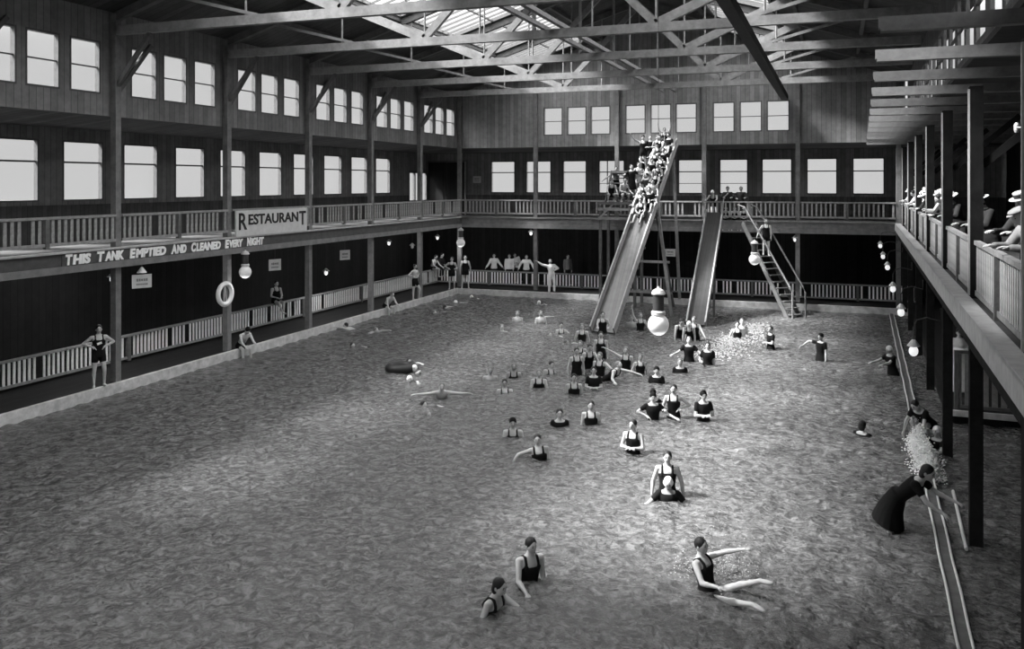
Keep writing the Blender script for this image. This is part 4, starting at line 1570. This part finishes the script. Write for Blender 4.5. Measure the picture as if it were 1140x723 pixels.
# cluster at the foot of the tall slide
wade('bather in dark tank suit at the very foot of the tall slide, arms forward', 671, 347, 372, 5, aL=A_BENT, aR=A_FWD, wear='tank', group=G_POOL)
wade('slim bather in dark tank suit left of the slide foot, arms down', 648, 360, 380, 0, aL=((.3, 0, -1), (.05, -.1, -1)), aR=((.3, 0, -1), (.05, -.1, -1)), wear='tank', hair='light', group=G_POOL)
wade('boy standing tall in dark suit at the middle of the slide foot cluster', 669, 369, 399, 0, aL=A_DOWN, aR=A_DOWN, wear='tank', group=G_POOL)
wade('bather half hidden behind the left side of the cluster, chin low', 646, 379, 392, -10, wear='tank', hair='light', group=G_POOL)
wade('bather with bowed head reaching down, centre left of the cluster', 655, 382, 410, 15, aL=A_FWD, aR=A_DOWN, lean=15, wear='tank', group=G_POOL)
wade('bather in low-cut dark tank suit on the left of the cluster, arms on thighs', 642, 387, 417, 10, aL=A_DOWN, aR=((.3, 0, -1), (.05, -.15, -1)), wear='tank', group=G_POOL)
wade('bather in dark suit at the right of the cluster with a bare raised shoulder', 668, 392, 420, -20, aL=((.8, -.3, -.5), (.4, -.6, -.6)), aR=A_DOWN, wear='tank', hair='light', group=G_POOL)
wade('woman in dark sleeved bathing dress at the lower middle of the cluster', 661, 408, 431, 0, aL=A_FOLD, aR=A_FOLD, wear='dress', hair='bob', group=G_POOL)
swim('pale bather stretched to the right out of the cluster, arm along the water', 676, 424, 55, wear='tank', hair='light', group=G_POOL, show=.55, lean=50, aL=((.5, -.9, -.15), (.4, -.9, -.2)))
wade('bather alone just below the cluster on its left, shoulders out', 639, 416, 438, 5, wear='tank', group=G_POOL)
wade('bather right of the cluster stretching one arm back towards it', 697, 386, 412, -10, aR=((.9, .1, .45), (.9, .1, .4)), aL=A_DOWN, wear='tank', hair='light', group=G_POOL)
wade('smaller bather at the right elbow of the arm-stretching one', 713, 394, 416, 0, aL=A_DOWN, aR=((.4, -.2, -.8), (.5, -.5, -.5)), s=.9, wear='tank', hair='light', group=G_POOL)
wade('woman in dark cap and sleeved dress, arms crossed, right of the cluster', 731, 408, 427, 0, aL=A_FOLD, aR=A_FOLD, wear='dress', hair='cap', group=G_POOL)
wade('lone head and dark shoulders directly under the large arc lamp', 757, 399, 415, 0, wear='dress', hair='light', group=G_POOL)
wade('woman in wide dark bathing dress with fair hair, in front of the second slide', 767, 375, 402, 0, aL=A_FLOAT, aR=A_FLOAT, wear='dress', hair='light', group=G_POOL)
wade('woman with dark bob in dark dress right of the fair-haired woman', 788, 381, 406, -5, aL=A_DOWN, aR=A_BENT, wear='dress', hair='bob', group=G_POOL)
wade('bather bending forward at the foot of the second slide, leftmost of three', 757, 354, 377, 10, lean=28, hp=10, aL=((.2, -.3, -1), (.1, -.2, -1)), aR=((.2, -.3, -1), (.1, -.2, -1)), wear='tank', group=G_POOL)
wade('white-capped bather bowing at the foot of the second slide, middle of three', 767, 356, 378, 0, lean=24, hp=25, aL=A_DOWN, aR=A_DOWN, wear='tank', hair='white_cap', group=G_POOL)
wade('bather reaching both arms down at the foot of the second slide, rightmost of three', 774, 352, 378, -15, lean=15, aL=((.5, -.4, -.7), (.5, -.5, -.6)), aR=((.3, -.5, -.9), (.1, -.4, -.9)), wear='tank', hair='light', group=G_POOL)
wade('man in dark tank suit right of the second slide, one of a close pair', 821, 358, 377, 0, aL=A_DOWN, aR=((.4, 0, -.9), (.2, -.3, -.9)), wear='tank', group=G_POOL)
wade('bather half hidden behind the man right of the second slide', 826, 355, 374, 15, wear='trunks', hair='light', group=G_POOL)
wade('bather left of the large arc lamp under the tall slide', 703, 351, 365, 0, wear='trunks', hair='light', group=G_POOL)
wade('bather with raised arm close to the left of the large lamp', 713, 348, 368, 10, aL=((.4, -.3, -.8), (.5, -.4, -.4)), aR=A_UP, wear='tank', hair='light', group=G_POOL)
wade('dark-suited man turned aside near the far right water', 858, 363, 388, -60, aL=A_FOLD, aR=A_DOWN, wear='dress', hair='short', group=G_POOL, hy=30)
wade('woman in dark wet dress and cap lifting one pale arm at far right', 914, 371, 402, -40, aL=A_DOWN, aR=((.9, -.3, .05), (.5, -.6, -.6)), wear='dress', hair='cap', group=G_POOL)
wade('dark figure at the right pool edge with white cap', 994, 385, 418, -50, aL=A_FWD, aR=A_FWD, lean=12, wear='dress', hair='white_cap', group=G_POOL)
wade('dark round head just above the water at the far right middle', 960, 468, 484, 150, wear='dress', hair='bob', group=G_POOL)
# middle of the pool, scattered
wade('dim head and shoulders farthest left of the middle swimmers', 546, 408, 422, 0, wear='trunks', hair='light', skin='skin_dark', group=G_POOL)
wade('bather with dark shoulders a little right of the farthest left one', 572, 404, 420, 0, wear='tank', hair='light', skin='skin_dark', group=G_POOL)
wade('bather showing only head and neck in the left middle, facing forward', 562, 422, 437, 0, wear='tank', group=G_POOL)
wade('bather with folded arms in the middle, pale V of chest', 600, 411, 431, 0, aL=A_FOLD, aR=A_FOLD, wear='tank', hair='light', group=G_POOL)
wade('bather leaning to the right behind the folded-arm bather', 609, 402, 417, 30, side=14, wear='tank', hair='short', group=G_POOL)
wade('bather with pale shoulders right of the moustached man, small and low', 727, 433, 446, 0, wear='dress', hair='cap', group=G_POOL, skin='skin_dark')
wade('woman in broad dark bathing dress and dark cap left of the moustached man', 727, 437, 466, 5, aL=A_FLOAT, aR=A_HIP, wear='dress', hair='cap', group=G_POOL)
wade('moustached man in dark tank suit, arms on hips, in the middle of the pool', 750, 428, 465, -5, aL=A_HIP, aR=A_BENT, wear='tank', extra='moustache', group=G_POOL)
wade('woman in dark bathing dress with a dark head scarf, right of the moustached man', 783, 435, 468, 20, aL=A_FOLD, aR=A_FOLD, wear='dress', hair='scarf', group=G_POOL)
wade('bather in tank suit with deep neckline, arms under water, left middle', 658, 446, 473, 0, wear='tank', group=G_POOL)
wade('dark-haired head with dark neck, middle of the pool', 623, 455, 473, 5, wear='dress', hair='short', group=G_POOL)
wade('bather with dark cap and crossed arms, left of the hunched one', 571, 465, 486, 0, aL=A_FOLD, aR=A_FOLD, wear='tank', hair='cap', group=G_POOL)
wade('thin bather raising one bare shoulder out of the water', 603, 483, 510, 0, aL=A_DOWN, aR=((.85, -.3, -.2), (.5, -.6, -.6)), side=-8, wear='tank', group=G_POOL)
wade('man in dark tank suit with folded arms standing waist deep', 705, 467, 503, -15, aL=A_FOLD, aR=A_FOLD, hy=-15, wear='tank', group=G_POOL)
# foreground
wade('boy in dark tank suit with deep pale neckline standing behind a white-capped bather', 743, 502, 551, 0, aL=((.35, .1, -1), (.1, -.25, -1)), aR=((.35, .1, -1), (.1, -.3, -1)), wear='tank', group=G_POOL)
wade('bather in dark dress with a white cap kneeling low in front of the boy', 744, 528, 556, 0, aL=A_FLOAT, aR=A_FLOAT, lean=10, hp=15, wear='dress', hair='white_cap', skin='skin_dark', group=G_POOL)
wade('man in dark tank suit reaching one pale arm forward, nearest the camera but one', 588, 596, 645, 25, aL=A_DOWN, aR=((.25, -.5, -.85), (-.1, -.95, -.35)), hy=10, lean=8, wear='tank', group=G_POOL)
wade('curly-haired swimmer low in the water at the bottom of the picture, looking right', 541, 640, 675, 55, aL=A_FWD, aR=((.5, .1, -.8), (.4, -.4, -.8)), lean=20, wear='tank', hair='bob', group=G_POOL)
p = at_z(788, 655, 0); p.z = -.30
person('splashing swimmer with arm and legs kicked out of the water, foreground right', p, cam_rot(p, 60), ((.3, -.9, .45), (.1, -.9, .35)), ((.4, -.6, -.6), (.0, -1, .1)), ((.15, -.9, .55), (.05, -.9, .45)), ((.2, -.95, .3), (.05, -.9, .2)), pz=.22, lean=-12, hp=5, wear='tank', hair='short', skin='skin', group=G_POOL)
wade('woman in billowing black dress bending towards the barrier at the right edge', 997, 515, 590, 75, s=1.1, lean=46, hp=-5, aL=((.2, -.7, -.6), (0, -.95, -.3)), aR=((.2, -.6, -.75), (0, -.9, -.45)), wear='dress', hair='bob', group=G_POOL)
p = at_z(1034, 487, .1)
person('dark-suited person crouching on the barrier beam, reaching a pale arm to the water', p, cam_rot(p, -35), ((.25, -.6, -.75), (.1, -.5, -.85)), ((.25, -.5, -.85), (.0, -.35, -.95)), L_CROUCH, L_CROUCH, pz=.33, lean=48, hp=5, wear='dress', hair='short', group=G_EDGE)
p = at_z(1043, 499, .0); p.z = .5 - 1.74
person('bather with white cap holding the outer side of the barrier beam', p, cam_rot(p, -30), A_FWD, A_FWD, wear='dress', hair='white_cap', group=G_POOL)

# crowd on the tall slide: seated one behind the other, two abreast
RS = math.atan2(-D1.x, D1.y)
seat_txt = ['lowest', 'second row up', 'third row up', 'fourth row up', 'fifth row up', 'sixth row up', 'seventh row up', 'eighth row up', 'topmost row']
rs = random.Random(11)
for i in range(9):
    for j, off in ((0, .2), (1, -.2)):
        if i == 0 and j == 1:
            continue
        tt = .545 + .047 * i + (.014 if j else 0)
        pos = s1(tt, off if i else .02, .03)
        w_ = ['tank', 'trunks', 'tank', 'dress'][(i * 2 + j + (i // 3)) % 4] if i else 'tank'
        hr = ['short', 'light', 'cap', 'short', 'bob'][(i + 2 * j) % 5]
        aw = [A_KNEE, A_LAP, A_BENT, A_UP if i > 6 else A_KNEE][(i + j) % 4]
        what = {'tank': 'dark tank suit', 'trunks': 'dark trunks only', 'dress': 'dark sleeved bathing dress'}[w_]
        if i == 0:
            lab = 'bather leading the queue down the tall slide, legs stretched ahead'
        else:
            lab = 'bather in %s on the tall slide, %s of the queue, %s side' % (what, seat_txt[i], 'window' if j else 'stair')
            lab = 'bather in %s on the tall slide, %s, %s' % (what, seat_txt[i], 'the right one' if j else 'the left one')
        person(lab, pos, RS + rs.uniform(-.3, .3), aw, A_KNEE if i % 2 else A_LAP, L_SLIDE, L_SLIDE, pz=.15, lean=rs.uniform(-8, 16), hp=rs.uniform(-5, 12), hy=rs.uniform(-30, 30), wear=w_, hair=hr, skin='skin_dark', group=G_SLIDE)


def plat(px, y, z):
    return Vector((y * kx(px) / ky(px), y, z))


LD = LZ + .01
p = plat(703, 41.85, LD); person('woman in dark knee-length bathing dress standing on the slide landing, arms held out', p, cam_rot(p, 15), ((.7, -.2, -.4), (.8, -.3, .1)), ((.7, -.2, -.6), (.6, -.4, .1)), wear='dress', hair='bob', skin='skin_dark', group=G_SLIDE, s=1.05)
p = plat(686, 42.75, LD); person('shirtless bather standing against the window on the slide landing, arms spread', p, cam_rot(p, 0), ((.8, 0, -.5), (.7, -.2, -.5)), ((.8, 0, -.6), (.7, -.2, -.5)), wear='trunks', skin='skin_dark', group=G_SLIDE)
p = plat(680, 41.6, LD); person('bather squatting at the left corner of the slide landing', p, cam_rot(p, 10), A_KNEE, A_KNEE, L_CROUCH, L_CROUCH, pz=.36, lean=25, wear='tank', skin='skin_dark', group=G_SLIDE)
p = plat(693, 41.65, LD); person('bather squatting at the front of the slide landing between the standing two', p, cam_rot(p, 30), A_KNEE, A_LAP, L_CROUCH, L_CROUCH, pz=.36, lean=20, wear='trunks', hair='light', skin='skin_dark', group=G_SLIDE)
p = plat(711, 42.35, LD + .2); person('bather in white vest climbing from the landing beside the dark-dressed woman', p, cam_rot(p, 20), A_FWD, A_BENT, L_STEP, L_STAND, wear='tank', suit='cloth_white', skin='skin_dark', group=G_SLIDE)
p = plat(716, 42.75, LD + .72); person('bather in dark tank suit climbing the steps beside the slide, arms raised', p, cam_rot(p, 25), A_UP, A_FWD, L_STEP, L_STAND, wear='tank', skin='skin_dark', group=G_SLIDE)
UD = 6.62
p = plat(716, 42.4, UD); person('bather waving one arm to the left from the upper stage of the slide tower', p, cam_rot(p, 0), A_BENT, ((.9, -.2, .5), (.6, -.2, .8)), wear='tank', hair='cap', skin='skin_dark', group=G_SLIDE)
p = plat(724, 42.5, UD); person('bather in dark sleeved dress on the upper stage of the slide tower', p, cam_rot(p, 10), A_FOLD, A_BENT, wear='dress', skin='skin_dark', group=G_SLIDE)
p = plat(732, 42.55, UD); person('bather reaching up on the upper stage next to the slide top', p, cam_rot(p, 20), A_UP, A_BENT, wear='trunks', hair='short', skin='skin_dark', group=G_SLIDE)
p = s1(.965, 0.05, .05); person('bather standing at the very top of the tall slide with arms lifted', p + Vector((0, -.2, -.6)), cam_rot(p, 0), A_UP, A_UP, L_STEP, L_STEP, wear='tank', skin='skin_dark', group=G_SLIDE, s=.9)
# second slide and stair
p = plat(810, YB + .45, GZ); person('dark-clad spectator leaning on the far gallery rail right of the second slide', p, cam_rot(p, 0), A_RAIL, A_RAIL, wear='coat', hair='short', group='spectators on the far gallery')
p = plat(825, YB + .45, GZ); person('second dark-clad spectator at the far gallery rail, nearer the steep stair', p, cam_rot(p, 0), A_RAIL, A_BENT, wear='coat', hair='light', group='spectators on the far gallery')
p = plat(795, YB + .5, GZ); person('bather bending over the top of the second slide', p, cam_rot(p, -10), A_FWD, A_FWD, lean=45, wear='tank', hair='white_cap', group='spectators on the far gallery')
for i, px in enumerate((808, 818, 828)):
    p = plat(px, YB + .22, GZ)
    p.z = GZ + .01
    person('bather sitting under the far gallery rail with dangling pale legs, %s from the second slide' % ORD[i], p, cam_rot(p, 0), A_LAP, A_LAP, L_HANG, L_HANG, pz=.09, lean=6, wear='tank', group='bathers on the far gallery edge', s=.85)
q = A3.lerp(B3, .38) + O3
person('man in dark tank suit standing midway down the steep stair', q + Vector((0, 0, .04)), cam_rot(q, 5), A_DOWN, ((.5, -.1, -.8), (.3, -.5, -.7)), L_STAND, L_STEP, wear='tank', hair='light', group=None)

# right gallery spectators
def spec(y, off, dz=0):
    p = RP(y, off, GZ + dz)
    return p


PIN = -PI / 2     # facing the pool
p = spec(14.4, .62); person('man in straw boater with dark band at the nearest right gallery rail', p, PIN + .5, A_RAIL, A_RAIL, lean=10, hp=14, wear='coat', hair='boater', s=1.02, group=G_SPEC)
p = spec(12.9, .62); person('person in grey jacket and flat cap bent over the right gallery rail nearest the camera', p, PIN + .35, A_RAIL, A_RAIL, lean=38, hp=5, wear='coat', suit='cloth_grey', hair='flat', group=G_SPEC)
sp = [(17.6, 'boater', 'coat', None, 'spectator in boater behind the second right gallery post'),
      (22.9, 'wide', 'coat', None, 'spectator with round white flowered hat right of the thin group on the right gallery'),
      (24.4, 'short', 'coat', None, 'bareheaded dark-coated spectator bent over the right gallery rail'),
      (25.9, 'wide', 'gown', None, 'woman in white with a white hat leaning over the right gallery rail'),
      (28.6, 'boater', 'coat', None, 'spectator in a pale flat straw hat in the middle of the right gallery crowd'),
      (30.1, 'wide', 'coat', 'dark_hat', 'spectator in a wide white hat with dark trimming on the right gallery'),
      (32.9, 'wide', 'gown', None, 'woman in white blouse and big pale hat towards the far half of the right gallery'),
      (34.5, 'flat', 'coat', None, 'spectator in grey flat cap beside the woman with the big pale hat'),
      (36.2, 'short', 'shirt', None, 'man in white shirt sleeves leaning on the right gallery rail near the far end'),
      (39.4, 'boater', 'coat', None, 'spectator in boater, last but one before the far wall on the right gallery'),
      (41.0, 'wide', 'gown', None, 'spectator in white closest to the far wall on the right gallery')]
for i, (y, hr, wr_, ex, lab) in enumerate(sp):
    p = spec(y, .5)
    person(lab, p, PIN + .4 + .15 * math.sin(i * 2.1), A_RAIL, A_RAIL, lean=16 + 8 * (i % 3), hp=10, wear=wr_, hair=hr, extra=ex, group=G_SPEC)
p = Vector((26.6 * kx(1068) / ky(1068), 26.6, .3)); person('woman in white blouse standing behind the board fence under the right gallery', p, cam_rot(p, 10), A_FOLD, A_FOLD, wear='gown', hair='bob', group=None)

grow_people()

# ------------------------------------------------------------------ splashes
def splash(name, label, pts, seed, n, rmax, hmax, m='foam'):
    """droplets and pale flecks along a path of (x, y, spread)"""
    r_ = random.Random(seed)
    bm = bmesh.new()
    for i in range(n):
        a = r_.random() * (len(pts) - 1)
        k = min(int(a), len(pts) - 2)
        f = a - k
        px_, py_, w = [pts[k][m] * (1 - f) + pts[k + 1][m] * f for m in range(3)]
        g = r_.gauss(0, 1), r_.gauss(0, 1)
        hh = abs(r_.gauss(0, hmax)) * math.exp(-.4 * (g[0] ** 2 + g[1] ** 2))
        rr = rmax * r_.uniform(.25, 1)
        fl = .35 if hh < .08 else .9
        ellipsoid(bm, (px_ + g[0] * w, py_ + g[1] * w, .02 + hh), (rr, rr * 1.4, rr * fl), None, 6, 4)
    o = obj(name, bm, M[m], None, smooth=True)
    o['kind'] = 'stuff'
    o['label'] = label
    o['category'] = 'splash'
    return o


a, b, c_ = at_z(1020, 490), at_z(1030, 512), at_z(1037, 537)
splash('water_spray', 'white spray between the crouching person and the woman in black at the barrier', [(a.x, a.y, .10), (b.x, b.y, .13), (c_.x, c_.y, .10)], 4, 7000, .026, .22, 'spray')
a, b = at_z(846, 362), at_z(793, 397)  # small pale flecks scattered along a path on the water
splash('fleck_trail', 'trail of pale flecks on the water behind the pair right of the second slide', [(a.x, a.y, .25), (b.x, b.y, .5)], 5, 2600, .035, .03)
a, b = at_z(775, 640), at_z(818, 640)
splash('swimmer_splash', 'splashes around the kicking swimmer in the foreground', [(a.x, a.y, .25), (b.x, b.y, .2)], 6, 500, .014, .25)

# ------------------------------------------------------------------ daylight
W = bpy.data.worlds.new('overcast_sky')
SC.world = W
W.use_nodes = True
nt = W.node_tree
bg = nt.nodes['Background']
tc = nt.nodes.new('ShaderNodeTexCoord')
sp_ = nt.nodes.new('ShaderNodeSeparateXYZ')
nt.links.new(tc.outputs['Generated'], sp_.inputs[0])
mr = nt.nodes.new('ShaderNodeMapRange')
mr.interpolation_type = 'SMOOTHSTEP'
mr.inputs['From Min'].default_value = 0.13
mr.inputs['From Max'].default_value = 0.45
mr.inputs['To Min'].default_value = SKY_H
mr.inputs['To Max'].default_value = SKY_Z
nt.links.new(sp_.outputs['Z'], mr.inputs['Value'])
nt.links.new(mr.outputs[0], bg.inputs['Strength'])
bg.inputs['Color'].default_value = (1, 1, 1, 1)

sun = bpy.data.lights.new('sun', 'SUN')
sun.energy = SUN_E
sun.angle = math.radians(SUN_SIZE)
so = bpy.data.objects.new('sun', sun)
COL.objects.link(so)
so.rotation_euler = Vector(SUN_DIR).to_track_quat('-Z', 'Y').to_euler()
so.location = (-20, 10, 30)

# ------------------------------------------------------------------ camera
cam = bpy.data.cameras.new('camera')
cam.sensor_width = 36.0
cam.lens = F / 1140 * 36.0
cam.shift_y = -(361.5 - HY) / 1140
cam.clip_start = .1
cam.clip_end = 300
co = bpy.data.objects.new('camera', cam)
COL.objects.link(co)
co.location = (0, 0, H)
co.rotation_euler = (PI / 2, 0, YAW)
SC.camera = co

SC.view_settings.view_transform = 'Standard'
SC.view_settings.look = 'None'
SC.view_settings.gamma = 1.0
SC.view_settings.use_curve_mapping = False
SC.view_settings.exposure = EXPO
SC.cycles.use_denoising = True
SC.cycles.sample_clamp_indirect = 3.0
SC.cycles.sample_clamp_direct = 5.0
SC.cycles.max_bounces = 8
SC.cycles.diffuse_bounces = 5
SC.cycles.transparent_max_bounces = 8
SC.cycles.caustics_reflective = False
SC.cycles.caustics_refractive = False
